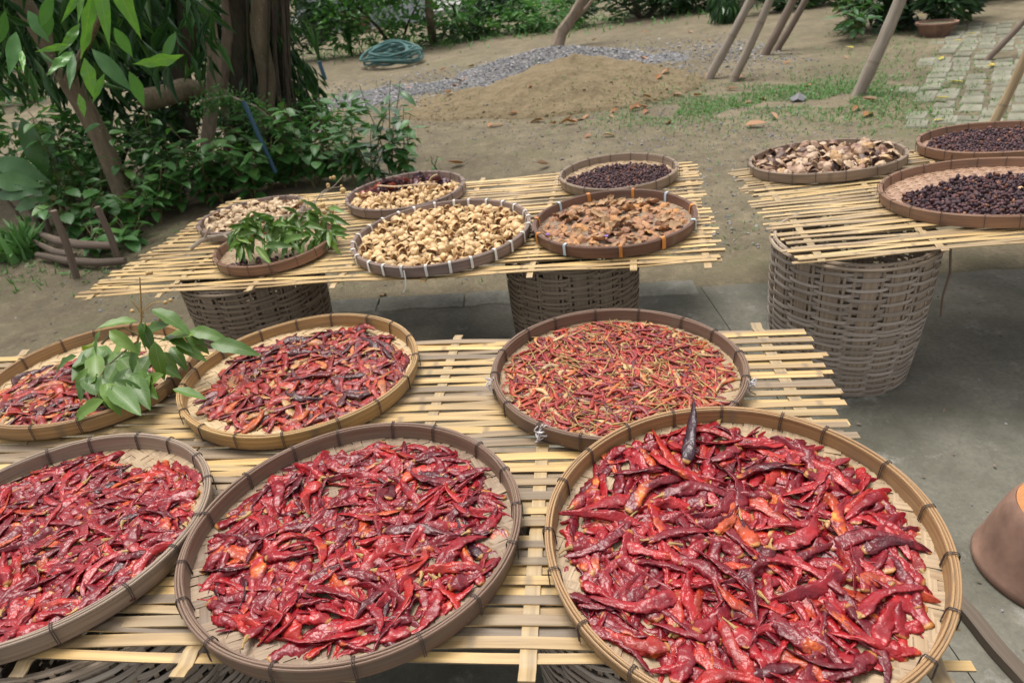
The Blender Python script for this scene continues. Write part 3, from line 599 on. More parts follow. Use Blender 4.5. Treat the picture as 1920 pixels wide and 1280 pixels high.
# ------------------------------------------------------------------ trees at the left
def trunk_pts(pix): return [at(*p) for p in pix]
lt = empty('leaning_tree', gp(248, 412), 'slim leaning tree with speckled brown trunk and hanging lance leaves', 'tree')
Pt = [gp(252, 415) + Vector((0, 0, -0.05)), at(222, 340, 5.22), at(190, 262, 5.22), at(160, 205, 5.22), at(130, 150, 5.2), at(85, 75, 5.15), at(40, 0, 5.1), at(-10, -110, 5.0), at(-60, -260, 4.9)]
g = G('tube', [p - lt.location for p in Pt], [0.085, 0.07, 0.066, 0.068, 0.072, 0.064, 0.06, 0.055, 0.05], 14); obj('trunk', to_mesh('trunk', [(g, None)], 'bark'), lt)
Pb = [at(130, 150, 5.2), at(175, 60, 4.5), at(215, -40, 3.7), at(225, -90, 3.2)]
obj('branch', to_mesh('branch', [(G('tube', [p - lt.location for p in Pb], [0.03, 0.02, 0.012, 0.008], 8), None)], 'bark'), lt)
Pb2 = [at(225, -90, 3.2), at(190, -30, 3.1), at(160, 20, 3.05), at(152, 110, 3.0)]
obj('branch', to_mesh('branch', [(G('tube', [p - lt.location for p in Pb2], [0.008, 0.006, 0.005, 0.003], 6), None)], 'twig_green'), lt)
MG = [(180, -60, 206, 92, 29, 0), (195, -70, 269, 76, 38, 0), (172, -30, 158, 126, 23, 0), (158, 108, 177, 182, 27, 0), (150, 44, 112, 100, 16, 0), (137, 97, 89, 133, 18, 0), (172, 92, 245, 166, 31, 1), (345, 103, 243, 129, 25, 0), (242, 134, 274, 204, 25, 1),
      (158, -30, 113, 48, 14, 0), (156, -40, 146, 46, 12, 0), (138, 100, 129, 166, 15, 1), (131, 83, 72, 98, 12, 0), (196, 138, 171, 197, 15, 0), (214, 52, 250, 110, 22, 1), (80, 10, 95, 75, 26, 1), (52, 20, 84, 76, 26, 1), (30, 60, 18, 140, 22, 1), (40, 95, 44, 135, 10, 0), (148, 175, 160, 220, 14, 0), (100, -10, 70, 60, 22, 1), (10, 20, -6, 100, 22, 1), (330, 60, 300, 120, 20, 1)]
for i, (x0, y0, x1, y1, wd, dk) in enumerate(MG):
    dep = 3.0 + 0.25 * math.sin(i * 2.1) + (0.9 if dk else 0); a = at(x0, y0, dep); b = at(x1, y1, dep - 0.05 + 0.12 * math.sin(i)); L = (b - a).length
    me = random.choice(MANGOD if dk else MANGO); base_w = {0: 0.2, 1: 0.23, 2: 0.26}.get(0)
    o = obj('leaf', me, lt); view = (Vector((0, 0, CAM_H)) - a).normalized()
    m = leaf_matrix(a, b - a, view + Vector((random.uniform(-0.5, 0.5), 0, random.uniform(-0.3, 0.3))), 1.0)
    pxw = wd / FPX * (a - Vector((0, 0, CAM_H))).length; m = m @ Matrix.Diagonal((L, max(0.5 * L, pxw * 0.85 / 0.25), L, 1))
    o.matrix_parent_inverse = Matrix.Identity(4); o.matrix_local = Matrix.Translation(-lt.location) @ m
loc = np.eye(4); loc[:3, 3] = -np.array(lt.location)
cp = foliage((-3.4, 5.0, 3.0), (1.9, 1.6, 0.8), 500, 0.24, 'narrow', 26, 3, down=0.9) + foliage((-4.6, 6.2, 2.2), (1.2, 1.0, 0.7), 700, 0.24, 'narrow', 16, 4, down=0.9)
rq = np.random.default_rng(77)
for k in range(330):
    px_, py_ = rq.uniform(-60, 400), rq.uniform(-60, 150); py_ = py_ * (1.0 if px_ < 220 else 0.8); dp_ = rq.uniform(4.4, 5.6)
    if abs(px_ - (40 + py_ * 0.6)) < 22: continue
    p_ = at(px_, py_, dp_); cp.append((LF['narrow'], npm(leaf_matrix(p_, Vector((rq.normal() * 0.5, rq.normal() * 0.4, -0.9)), Vector((rq.normal(), -1, 0.4)), rq.uniform(0.14, 0.27), rq.uniform(-0.5, 0.5)))))
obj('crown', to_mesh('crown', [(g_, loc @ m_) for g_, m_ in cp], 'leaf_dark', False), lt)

bt = empty('dark_tree', (-2.05, 6.2, 0), 'thick dark tree trunk wrapped in creepers behind the leafy shrubs', 'tree')
def rel(o, pts): return [Vector(p) - o.location for p in pts]
P = [Vector((-2.1, 6.2, -0.05)), at(462, 330, 6.2), at(455, 200, 6.2), at(452, 100, 6.2), at(450, 0, 6.2), at(450, -150, 6.2), at(440, -400, 6.2)]
obj('trunk', to_mesh('trunk', [(G('tube', rel(bt, P), [0.22, 0.145, 0.125, 0.12, 0.13, 0.13, 0.11], 16), None)], 'bark_dark'), bt)
P = [at(380, 420, 5.6), at(385, 300, 5.6), at(398, 190, 5.6), at(402, 110, 5.6), at(392, 40, 5.6), at(375, -60, 5.6)]
obj('climbing_stem', to_mesh('climbing_stem', [(G('tube', rel(bt, P), [0.055, 0.05, 0.055, 0.05, 0.05, 0.045], 8), None)], 'bark_pale'), bt)
P = [at(350, 260, 6.0), at(335, 160, 6.1), at(352, 60, 6.1), at(350, -80, 6.1)]
obj('climbing_stem', to_mesh('climbing_stem', [(G('tube', rel(bt, P), [0.10, 0.085, 0.08, 0.07], 8), None)], 'bark_dark'), bt)
P = [at(440, 190, 6.1), at(390, 165, 5.9), at(345, 168, 5.7), at(300, 182, 5.6), at(268, 188, 5.6)]
obj('cut_branch', to_mesh('cut_branch', [(G('tube', rel(bt, P), [0.05, 0.05, 0.085, 0.08, 0.085], 10), None)], 'bark'), bt)
P = [at(600, 360, 6.4), at(560, 250, 6.4), at(520, 120, 6.4), at(490, 20, 6.4), at(470, -80, 6.4)]
obj('climbing_stem', to_mesh('climbing_stem', [(G('tube', rel(bt, P), [0.05, 0.06, 0.06, 0.07, 0.07], 8), None)], 'bark_dark'), bt)
for i, (pp, rr0, mt_) in enumerate([([(505, 350), (492, 250), (500, 150), (486, 60), (492, -60)], 0.075, 'bark'), ([(425, 360), (432, 250), (420, 150), (432, 60), (424, -60)], 0.06, 'bark_pale'), ([(530, 340), (522, 240), (534, 150), (520, 50), (512, -60)], 0.045, 'bark_dark')]):
    obj('climbing_stem', to_mesh('climbing_stem', [(G('tube', [Vector((p.x, p.y + 0.04 * math.sin(q * 1.3 + i), p.z)) - bt.location for q, p in enumerate([at(x, y, 6.0 + 0.15 * i) for x, y in pp])], [rr0 * (1.1 - 0.08 * q) for q in range(5)], 9), None)], mt_), bt)
for k in range(40):
    x0 = random.uniform(415, 545); x1 = x0 + random.uniform(-10, 60); dp = random.uniform(5.9, 6.7); y1 = random.uniform(240, 350)
    P = [at(x0, -40, dp), at(x0 * 0.6 + x1 * 0.4 + random.uniform(-6, 6), y1 * 0.45, dp), at(x1, y1, dp)]
    obj('aerial_root', to_mesh('aerial_root', [(G('tube', rel(bt, P), [0.012, 0.01, 0.005], 5), None)], 'bark_dark'), bt)
loc = np.eye(4); loc[:3, 3] = -np.array(bt.location)
cp = foliage((-2.3, 6.4, 3.4), (2.3, 1.9, 1.2), 800, 0.22, 'oval', 30, 5, down=0.5) + foliage((-2.95, 6.3, 1.35), (0.75, 0.5, 0.75), 1500, 0.17, 'oval', 16, 6, down=0.6) + foliage((-2.6, 6.0, 0.75), (0.45, 0.4, 0.5), 500, 0.13, 'oval', 12, 7) + foliage((-1.75, 6.5, 1.0), (0.38, 0.4, 0.9), 1400, 0.16, 'narrow', 18, 8, down=0.9) + foliage((-4.3, 6.6, 1.75), (1.3, 0.7, 0.75), 1700, 0.22, 'narrow', 26, 41, down=0.8) + foliage((-2.1, 5.75, 1.75), (0.5, 0.3, 0.5), 500, 0.15, 'narrow', 12, 42, down=0.8) + foliage((-3.3, 6.9, 2.1), (1.2, 0.6, 0.6), 900, 0.2, 'oval', 18, 43, down=0.5)
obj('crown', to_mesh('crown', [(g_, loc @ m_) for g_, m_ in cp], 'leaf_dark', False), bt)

# fern sprig caught on the trunk and the blue pipe
fs = empty('fern_sprig', at(470, 195, 5.4), 'feathery grey green sprig caught on the dark trunk above the blue pipe', 'plant')
r_ = np.random.default_rng(9); parts = []
for k in range(700):
    t = r_.uniform(0, 1); p = at(370 + 130 * t + r_.normal() * 14, 185 + 45 * abs(t - 0.3) + r_.normal() * 14, 5.4 + r_.normal() * 0.05) - fs.location
    parts.append((LF['oval'], npm(leaf_matrix(p, Vector(r_.normal(size=3)), Vector(r_.normal(size=3)), 0.035))))
tag(obj('frond', to_mesh('frond', parts, 'leaf_mid', False), fs), kind='stuff')
P = [at(375, 190, 5.42), at(430, 180, 5.4), at(480, 200, 5.38), at(512, 226, 5.35)]
obj('twig', to_mesh('twig', [(G('tube', [p - fs.location for p in P], [0.012, 0.01, 0.008, 0.005], 6), None)], 'twig'), fs)
bp = G('tube', [at(456, 190, 5.25), at(486, 256, 5.22), at(517, 324, 5.2)], 0.017, 10)
tag(obj('blue_pipe', to_mesh('blue_pipe', [(bp, None)], 'bluepipe')), 'blue plastic pipe leaning against the dark tree', 'pipe')
bp = G('tube', [at(598, 115, 11.0), at(610, 150, 11.0)], 0.03, 10)
tag(obj('blue_pipe', to_mesh('blue_pipe', [(bp, None)], 'bluepipe')), 'short blue pipe stub standing by the spiky plant at the back', 'pipe')

# broad-leaved plant at the left edge
fp = empty('broad_leaf_plant', gp(110, 420), 'broad glossy strap-leaved plant at the left edge of the photo', 'plant')
for i, (x0, y0, x1, y1, wd, dp) in enumerate([(100, 345, 32, 233, 36, 5.0), (95, 340, -14, 292, 40, 4.9), (85, 350, -20, 330, 34, 4.8), (80, 360, -14, 355, 30, 4.75), (100, 370, 20, 385, 22, 4.9), (105, 350, 70, 250, 24, 5.2), (110, 360, 100, 270, 26, 5.3), (100, 380, 60, 400, 18, 4.9)]):
    a, b = at(x0, y0, dp + 0.1), at(x1, y1, dp); L = (b - a).length; m = leaf_matrix(a, b - a, Vector((0.1, -0.75, 0.65)), 1.0) @ Matrix.Diagonal((L, max(L * 0.8, wd / FPX * 5.2 / 0.23), L, 1))
    o = obj('leaf', FERN[i % 2], fp); o.matrix_parent_inverse = Matrix.Identity(4); o.matrix_local = Matrix.Translation(-fp.location) @ m
obj('stem', to_mesh('stem', [(G('tube', [(0, 0, 0), at(100, 370, 5.0) - fp.location], [0.03, 0.02], 8), None)], 'twig_green'), fp)

# leafy shrubs round the trees
LB = ['low broad-leaved shrub under the leaning tree', 'heart-leaved creeper behind the tray of pale shells', 'leafy shrub between the two left trees']
spots = [(262, 425, 0.35), (300, 420, 0.42), (340, 400, 0.42), (200, 420, 0.35), (160, 440, 0.3), (390, 385, 0.45), (430, 372, 0.48), (470, 368, 0.48), (510, 360, 0.45), (555, 352, 0.42), (600, 345, 0.4), (640, 345, 0.36), (350, 350, 0.5), (150, 360, 0.7), (210, 340, 0.55), (300, 340, 0.5), (680, 338, 0.35), (120, 400, 0.45), (450, 335, 0.55), (560, 320, 0.4), (250, 460, 0.2), (180, 475, 0.18)]
nm = ['at the foot of the speckled trunk', 'just right of the speckled trunk', 'behind the left end of the back mat', 'left of the speckled trunk above the stakes', 'growing through the stake fence', 'left of the blue pipe', 'below the end of the blue pipe', 'right of the blue pipe', 'behind the tray of pale shells', 'behind the longan twigs', 'behind the twin-filled tray', 'left of the tall glossy shrub', 'in the shade between both trunks', 'beside the strap-leaved plant', 'touching the left of the speckled trunk', 'in the dark gap right of the speckled trunk', 'under the tall glossy shrub', 'over the stakes at far left', 'against the dark trunk', 'behind the hanging roots', 'creeping along the curved log', 'low beside the leaning stake']
for i, (x, y, h) in enumerate(spots):
    leafy_plant('leafy_shrub', gp(x, y), h * 0.95, 6, 0.26 + 0.12 * h, BROAD, 7 if h > 0.3 else 4, 'broad-leaved green shrub ' + nm[i], 'shrub', 'broad-leaved shrubs under the trees', lsize=random.uniform(1.0, 1.3), first=0.3)
leafy_plant('tall_shrub', gp(735, 345), 0.78, 3, 0.20, GLOSS, 12, 'tall glossy-leaved shrub standing before the sandy yard', 'shrub', lsize=1.05, first=0.2, droop=0.5, lean=(0.05, 0))
leafy_plant('tall_shrub', gp(665, 348), 0.62, 4, 0.26, BROAD, 9, 'airy shrub with small leaves beside the tall glossy shrub', 'shrub', lsize=0.8, first=0.25)
leafy_plant('tall_shrub', gp(625, 335), 0.7, 3, 0.25, BROAD, 8, 'thin upright shrub right of the hanging roots', 'shrub', lsize=0.75, first=0.35)
for i, (x, y, h_, mm_) in enumerate([(590, 352, 0.72, 0), (700, 350, 0.62, 1), (765, 345, 0.55, 0), (535, 355, 0.62, 0), (150, 415, 0.85, 0), (205, 400, 0.8, 0), (305, 395, 0.72, 0), (335, 385, 0.62, 1), (90, 430, 0.62, 0), (420, 385, 0.62, 0), (480, 380, 0.55, 0)]):
    leafy_plant('tall_shrub', gp(x, y), h_, 5, 0.30, [BROAD, GLOSS][mm_], 11, 'leafy green bush ' + ['right of the hanging roots', 'left of the tall glossy shrub', 'right of the tall glossy shrub', 'before the hanging roots', 'left of the speckled trunk', 'touching the speckled trunk', 'right of the speckled trunk', 'between the speckled and the dark trunk', 'over the stakes at far left', 'before the pale climbing stem', 'below the blue pipe'][i], 'shrub', 'broad-leaved shrubs under the trees', lsize=random.uniform(0.9, 1.15), first=0.15)
leafy_plant('seedling', gp(818, 325), 0.16, 2, 0.08, BROAD, 3, 'tiny seedling on bare dirt right of the tall glossy shrub', 'plant', lsize=0.6)

# stake fence with bent logs
SF = [(100, 395, 142, 520, 0.022), (68, 380, 95, 440, 0.018), (52, 378, 76, 440, 0.03), (182, 388, 222, 490, 0.022), (10, 372, 42, 415, 0.014), (166, 415, 175, 445, 0.01)]
for i, (x0, y0, x1, y1, r) in enumerate(SF):
    b = gp(x1, y1); a = at(x0, y0, b.y - 0.02)
    tag(obj('fence_stake', to_mesh('fence_stake', [(G('tube', [b - Vector((0, 0, 0.03)), b.lerp(a, 0.5) + Vector((0.012, 0, 0)), a], [r, r * 0.95, r * 0.85], 8), None)], 'stake', True, 50)),
        ['tall grey stake in front of the bent log', 'thin stake second from the left log end', 'thick leaning stake at the log end', 'square-topped stake right of the speckled shrubs', 'thin dark stake leaning at far left', 'short thin stake behind the log'][i], 'stake', 'stakes of the low fence')
for i, (pts_, r) in enumerate([([(75, 452), (120, 470), (165, 478), (225, 480)], 0.028), ([(70, 462), (110, 482), (150, 490)], 0.022), ([(75, 480), (130, 492), (190, 496), (240, 492)], 0.026)]):
    P = [gp(x, y + 8) + Vector((0, 0, 0.10 - 0.03 * i)) for x, y in pts_]
    tag(obj('bent_log', to_mesh('bent_log', [(G('tube', P, [r * 0.7] + [r] * (len(P) - 2) + [r * 0.8], 9), None)], 'stake')), ['thickest bent log lying across the stakes', 'thin bent log behind the thickest one', 'lowest bent log on the ground by the stakes'][i], 'log')
tf = empty('dry_tuft', gp(40, 478), 'yellow green dry tuft beside the stakes', 'plant')
obj('blades', to_mesh('blades', [(random.choice(BL), npm(Matrix.Translation((random.gauss(0, 0.06), random.gauss(0, 0.06), 0)) @ Euler((random.uniform(-0.7, 0.7), random.uniform(-0.7, 0.7), random.uniform(0, 6))).to_matrix().to_4x4() @ Matrix.Scale(random.uniform(0.1, 0.25), 4))) for k in range(260)], 'grass', False), tf)

# ------------------------------------------------------------------ background planting
bush('ground_shrub', (-3.3, 6.1, 0.32), (0.75, 0.45, 0.36), 1100, 0.11, 'leaf_mid', 'dense small-leaved shrub in the shade behind the speckled trunk', seed=51, clumps=18)
bush('ground_shrub', (-1.75, 6.1, 0.30), (0.75, 0.4, 0.34), 1100, 0.11, 'leaf_mid', 'dense small-leaved shrub at the foot of the dark tree', seed=52, clumps=18)
bush('ground_shrub', (-4.9, 6.9, 0.45), (0.9, 0.5, 0.5), 1300, 0.13, 'leaf_mid', 'dense small-leaved shrub behind the strap-leaved plant', seed=53, clumps=18)
bush('hedge_shrub', (-1.5, 14.4, 0.75), (1.3, 0.9, 0.85), 2600, 0.16, 'leaf_mid', 'bushy green shrub right behind the coiled hose', seed=11, group=None, clumps=26)
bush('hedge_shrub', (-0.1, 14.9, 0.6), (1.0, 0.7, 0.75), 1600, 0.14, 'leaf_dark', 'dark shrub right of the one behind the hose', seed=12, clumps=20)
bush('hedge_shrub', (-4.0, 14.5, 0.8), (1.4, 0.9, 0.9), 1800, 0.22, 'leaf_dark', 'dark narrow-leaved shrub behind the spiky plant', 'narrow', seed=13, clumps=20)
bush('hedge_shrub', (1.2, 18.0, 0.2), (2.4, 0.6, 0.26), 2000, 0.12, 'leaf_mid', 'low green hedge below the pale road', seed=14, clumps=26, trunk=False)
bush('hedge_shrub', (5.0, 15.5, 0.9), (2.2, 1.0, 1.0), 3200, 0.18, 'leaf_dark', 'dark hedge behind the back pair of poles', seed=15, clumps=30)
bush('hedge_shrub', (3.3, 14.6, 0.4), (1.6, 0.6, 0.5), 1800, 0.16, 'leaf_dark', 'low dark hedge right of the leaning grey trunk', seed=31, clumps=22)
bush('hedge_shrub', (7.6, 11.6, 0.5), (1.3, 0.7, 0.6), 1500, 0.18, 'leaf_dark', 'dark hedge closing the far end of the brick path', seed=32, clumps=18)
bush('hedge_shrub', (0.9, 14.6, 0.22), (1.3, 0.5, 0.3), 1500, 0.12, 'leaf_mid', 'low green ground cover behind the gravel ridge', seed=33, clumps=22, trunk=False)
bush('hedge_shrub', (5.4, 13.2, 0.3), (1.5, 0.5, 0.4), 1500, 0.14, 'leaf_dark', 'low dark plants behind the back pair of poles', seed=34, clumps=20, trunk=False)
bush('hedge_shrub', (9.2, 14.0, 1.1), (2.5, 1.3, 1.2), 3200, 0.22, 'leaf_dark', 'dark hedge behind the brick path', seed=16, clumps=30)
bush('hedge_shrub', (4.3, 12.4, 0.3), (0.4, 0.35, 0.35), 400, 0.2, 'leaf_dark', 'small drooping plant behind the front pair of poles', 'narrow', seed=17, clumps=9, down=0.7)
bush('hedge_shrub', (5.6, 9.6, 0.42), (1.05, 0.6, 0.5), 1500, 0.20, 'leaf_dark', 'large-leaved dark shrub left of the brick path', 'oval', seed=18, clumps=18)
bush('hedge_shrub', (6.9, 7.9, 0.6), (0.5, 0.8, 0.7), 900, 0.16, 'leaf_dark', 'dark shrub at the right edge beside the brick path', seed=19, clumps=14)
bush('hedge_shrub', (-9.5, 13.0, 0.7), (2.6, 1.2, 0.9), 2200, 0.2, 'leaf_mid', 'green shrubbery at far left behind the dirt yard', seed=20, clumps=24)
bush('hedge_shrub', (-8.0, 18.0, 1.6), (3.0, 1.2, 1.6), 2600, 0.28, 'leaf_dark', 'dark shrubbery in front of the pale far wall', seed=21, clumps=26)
leafy_plant('laurel_shrub', gp(1600, 78), 0.55, 5, 0.5, GLOSS, 8, 'shrub with big shiny leaves beside the thickest pole top', 'shrub', lsize=1.5, first=0.3)
for i, (x, y) in enumerate([(600, 118), (660, 105), (585, 95)]):
    p = gp(x, y); sp = empty('spiky_plant', p, ['spiky strap-leaved plant above the blue pipe stub', 'tall spiky plant left of the coiled hose', 'spiky plant behind the pipe stub'][i], 'plant')
    for k in range(22):
        a = random.uniform(0, 6.28); le = random.uniform(0.5, 1.0) * (1.25 if i == 1 else 0.95); out = random.uniform(0.1, 0.55); g = Geo(); Q = None
        for t in (0, 0.25, 0.5, 0.75, 1.0):
            c = Vector((math.cos(a) * out * t ** 1.8 * le, math.sin(a) * out * t ** 1.8 * le, le * (t - 0.25 * out * t ** 3))); s_ = Vector((-math.sin(a), math.cos(a), 0)) * (0.022 * (1 - t) + 0.003)
            q = [g.vert(c - s_, (t, 0)), g.vert(c + s_, (t, 1))]
            if Q: g.face(Q[0], Q[1], q[1], q[0])
            Q = q
        obj('leaf', to_mesh('leaf', [(g, None)], 'leaf_fern', True), sp)
# pots at the back
def pot(name, p, r, h, mat, label):
    g = Geo(); g.lathe([(r * 0.7, 0), (r * 0.95, h * 0.85), (r * 1.05, h * 0.86), (r * 1.05, h), (r * 0.9, h), (r * 0.62, 0.02)], 24)
    root = empty(name, p, label, 'pot'); obj('pot_body', to_mesh('pot_body', [(g, None)], mat), root)
    g = Geo(); g.lathe([(0.001, h * 0.9), (r * 0.93, h * 0.9)], 24, closed=False); obj('soil', to_mesh('soil', [(g, None)], 'ground', False), root); return root
pot('plant_pot', gp(672, 62), 0.42, 0.5, 'terracotta', 'red brown clay pot among shrubs behind the hose')
pot('plant_pot', gp(600, 78), 0.4, 0.6, 'blackpot', 'black pot at the back left of the clay pot')
pot('plant_pot', gp(1752, 68), 0.22, 0.16, 'terracotta', 'shallow clay bowl under the shrub beside the brick path')
# small bare tree
P = [gp(1043, 92), at(1052, 62, 11.9), at(1075, 30, 11.9), at(1095, -5, 11.9), at(1120, -60, 11.9)]
st = empty('small_tree', P[0], 'small bare grey trunk leaning right behind the gravel ridge', 'tree')
obj('trunk', to_mesh('trunk', [(G('tube', rel(st, P), [0.11, 0.10, 0.085, 0.08, 0.06], 9), None)], 'bark_pale'), st)
obj('branch', to_mesh('branch', [(G('tube', rel(st, [at(1055, 58, 11.9), at(1100, 15, 12.0), at(1125, -20, 12.1)]), [0.05, 0.03, 0.02], 7), None)], 'bark_pale'), st)
st = empty('small_tree', gp(810, 78), 'slim brown trunk rising out of the shrubs right of the hose', 'tree')
obj('trunk', to_mesh('trunk', [(G('tube', rel(st, [gp(812, 80), at(806, 30, 14.4), at(800, -60, 14.4)]), [0.09, 0.08, 0.07], 9), None)], 'bark_pale'), st)
for i, (x0, x1) in enumerate([(900, 890), (948, 925), (876, 872)]):
    b = gp(x0, 42); tag(obj('thin_sapling', to_mesh('thin_sapling', [(G('tube', [b, at(x1, -20, b.y)], [0.025, 0.02], 6), None)], 'bark_dark')), ['middle thin sapling before the pale road', 'right thin sapling before the pale road', 'left thin sapling before the pale road'][i], 'sapling')

# coiled hose
g = Geo(); P = []; c = gp(738, 122); nturn = 11
for k in range(nturn * 36 + 1):
    a = k / 36 * 2 * math.pi; tr = k / 36; rr = 0.38 + 0.07 * math.sin(tr * 2.3) + 0.05 * math.sin(tr * 5.1 + 1)
    ox = 0.09 * math.sin(tr * 1.7); oy = 0.10 * math.cos(tr * 2.1)
    P.append((c.x + ox + rr * math.cos(a), c.y + oy + rr * 1.0 * math.sin(a), 0.03 + 0.014 * tr + 0.06 * math.sin(a + tr) ** 2 + 0.11 * max(0, math.sin(a))))
g.tube(P, 0.018, 7); tag(obj('garden_hose', to_mesh('garden_hose', [(g, None)], 'hose')), 'coiled teal garden hose on the dirt by the back shrubs', 'hose')

# leaning bamboo poles
PO = [(1328, 148, 1412, -10, 0.055, 7.8, 'left pole of the front pair of leaning grey poles', 'pole'), (1374, 152, 1448, -10, 0.05, 7.52, 'right pole of the front pair of leaning grey poles', 'pole'), (1434, 102, 1492, -10, 0.06, 9.0, 'left pole of the back pair of leaning poles', 'stake'), (1456, 94, 1516, -10, 0.05, 9.2, 'right pole of the back pair of leaning poles', 'stake'),
      (1607, 181, 1692, -10, 0.062, 6.2, 'thickest pale grey bamboo pole leaning at right, foot in grass', 'pole'), (1858, 240, 1935, 78, 0.036, 4.9, 'pale yellow bamboo pole leaning behind the dark berry trays', 'pole_pale'), (1850, 112, 1930, 28, 0.035, 7.0, 'thin brown pole leaning over the brick path', 'stake')]
for x0, y0, x1, y1, r, dp, lab, mt in PO:
    b = gp(x0, y0); d = at(x1, y1, b.y + 0.02) - b; t2 = b + d * 2.2; P = []; R_ = []
    n = 26
    for k in range(n + 1):
        q = k / n; P.append(b.lerp(t2, q) - Vector((0, 0, 0.02)) * (k == 0) + Vector((0.012 * math.sin(q * 7), 0, 0))); R_.append(r * 0.88 * (1 - 0.25 * q) * (1.07 if k % 5 == 3 else 1.0))
    tag(obj('bamboo_pole', to_mesh('bamboo_pole', [(G('tube', P, R_, 12), None)], mt)), lab, 'pole', 'leaning poles in the yard')

# fallen leaves
DRY = lm('dry_leaf', 'leaf_dry', [(0.11, 0.045, 0.3, 0.6), (0.09, 0.04, -0.3, 0.8), (0.12, 0.05, 0.1, 0.3), (0.08, 0.04, 0.5, 0.5)])
YEL = lm('yellow_leaf', 'leaf_yellow', [(0.16, 0.06, 0.1, 0.3), (0.18, 0.07, -0.1, 0.4)])
fl = [(955, 218), (1020, 210), (870, 160), (875, 153), (890, 125), (1040, 198), (1050, 195), (1075, 198), (1105, 200), (1140, 190), (1160, 200), (1180, 198), (1215, 210), (1220, 190), (1230, 162), (1215, 172), (1180, 128), (1190, 120), (1240, 145), (1255, 143), (1200, 115), (850, 188), (860, 165), (915, 240), (920, 232), (1110, 258), (1130, 258), (870, 308), (1030, 312), (1395, 240), (1455, 227), (1610, 205), (1620, 220), (1480, 120), (1395, 145), (1410, 195), (1435, 190), (1330, 140), (1300, 180), (1280, 160), (1645, 192), (1520, 165), (1360, 170), (770, 168), (825, 135), (765, 570), (720, 560), (870, 562), (540, 145), (1180, 160), (990, 165), (1150, 150), (1080, 165), (1250, 235), (1350, 120), (1580, 110), (1290, 60), (1330, 80), (1210, 60), (1120, 75)]
for i, (x, y) in enumerate(fl):
    p = gp(x, y); z = sand_h(p.x, p.y) + grav_h(p.x, p.y)
    if z > 0.03: p = gp(x, y, z); z = sand_h(p.x, p.y) + grav_h(p.x, p.y)
    o = obj('fallen_leaf', random.choice(DRY)); s = random.uniform(0.9, 1.5)
    if y > 500: s = 0.8
    o.matrix_world = Matrix.Translation((p.x, p.y, gz(p.x, p.y) + z + 0.018)) @ Euler((random.uniform(-0.3, 0.3), random.uniform(-0.25, 0.25), random.uniform(0, 6.28))).to_matrix().to_4x4() @ Matrix.Scale(s, 4)
    wh = 'by the edge of the concrete' if y > 500 else 'on the sand heap' if sand_h(p.x, p.y) > 0.02 else 'on the grey gravel' if grav_h(p.x, p.y) > 0.006 else 'near the thickest pole and grass' if p.x > 2.0 and p.y < 7.4 else 'near the leaning pole pairs' if p.x > 2.0 else 'on dirt right of the sand heap' if p.x > 1.25 and p.y < 8 else 'behind the gravel ridge' if p.y > 10.5 else 'on dirt before the sand heap' if p.x > 0.25 else 'on dirt left of the sand heap'
    tag(o, ['curled', 'folded', 'flat', 'small'][DRY.index(o.data)] + ' dry brown leaf ' + wh, 'leaf', 'dry leaves fallen on the yard')
for i, (x, y) in enumerate([(1750, 192), (1850, 128), (1812, 70), (1802, 82), (1750, 228), (1855, 157), (1862, 125), (1600, 96), (1720, 36), (1760, 117), (1805, 158)]):
    p = gp(x, y); o = obj('fallen_leaf', random.choice(YEL)); o.matrix_world = Matrix.Translation((p.x, p.y, gz(p.x, p.y) + 0.028)) @ Euler((random.uniform(-0.15, 0.15), random.uniform(-0.15, 0.15), random.uniform(0, 6.28))).to_matrix().to_4x4() @ Matrix.Scale(random.uniform(0.45, 0.75), 4)
    tag(o, 'yellow fallen leaf on the brick path', 'leaf', 'yellow leaves on the brick path')
p = gp(1497, 192); g = Geo(); g2 = pebble(77, 9); tag(obj('pale_stone', to_mesh('pale_stone', [(g2, npm(Matrix.Translation((p.x, p.y, 0.03)) @ Matrix.Scale(0.07, 4)))], 'pebble', False)), 'pale stone lying in the grass left of the thickest pole', 'stone')

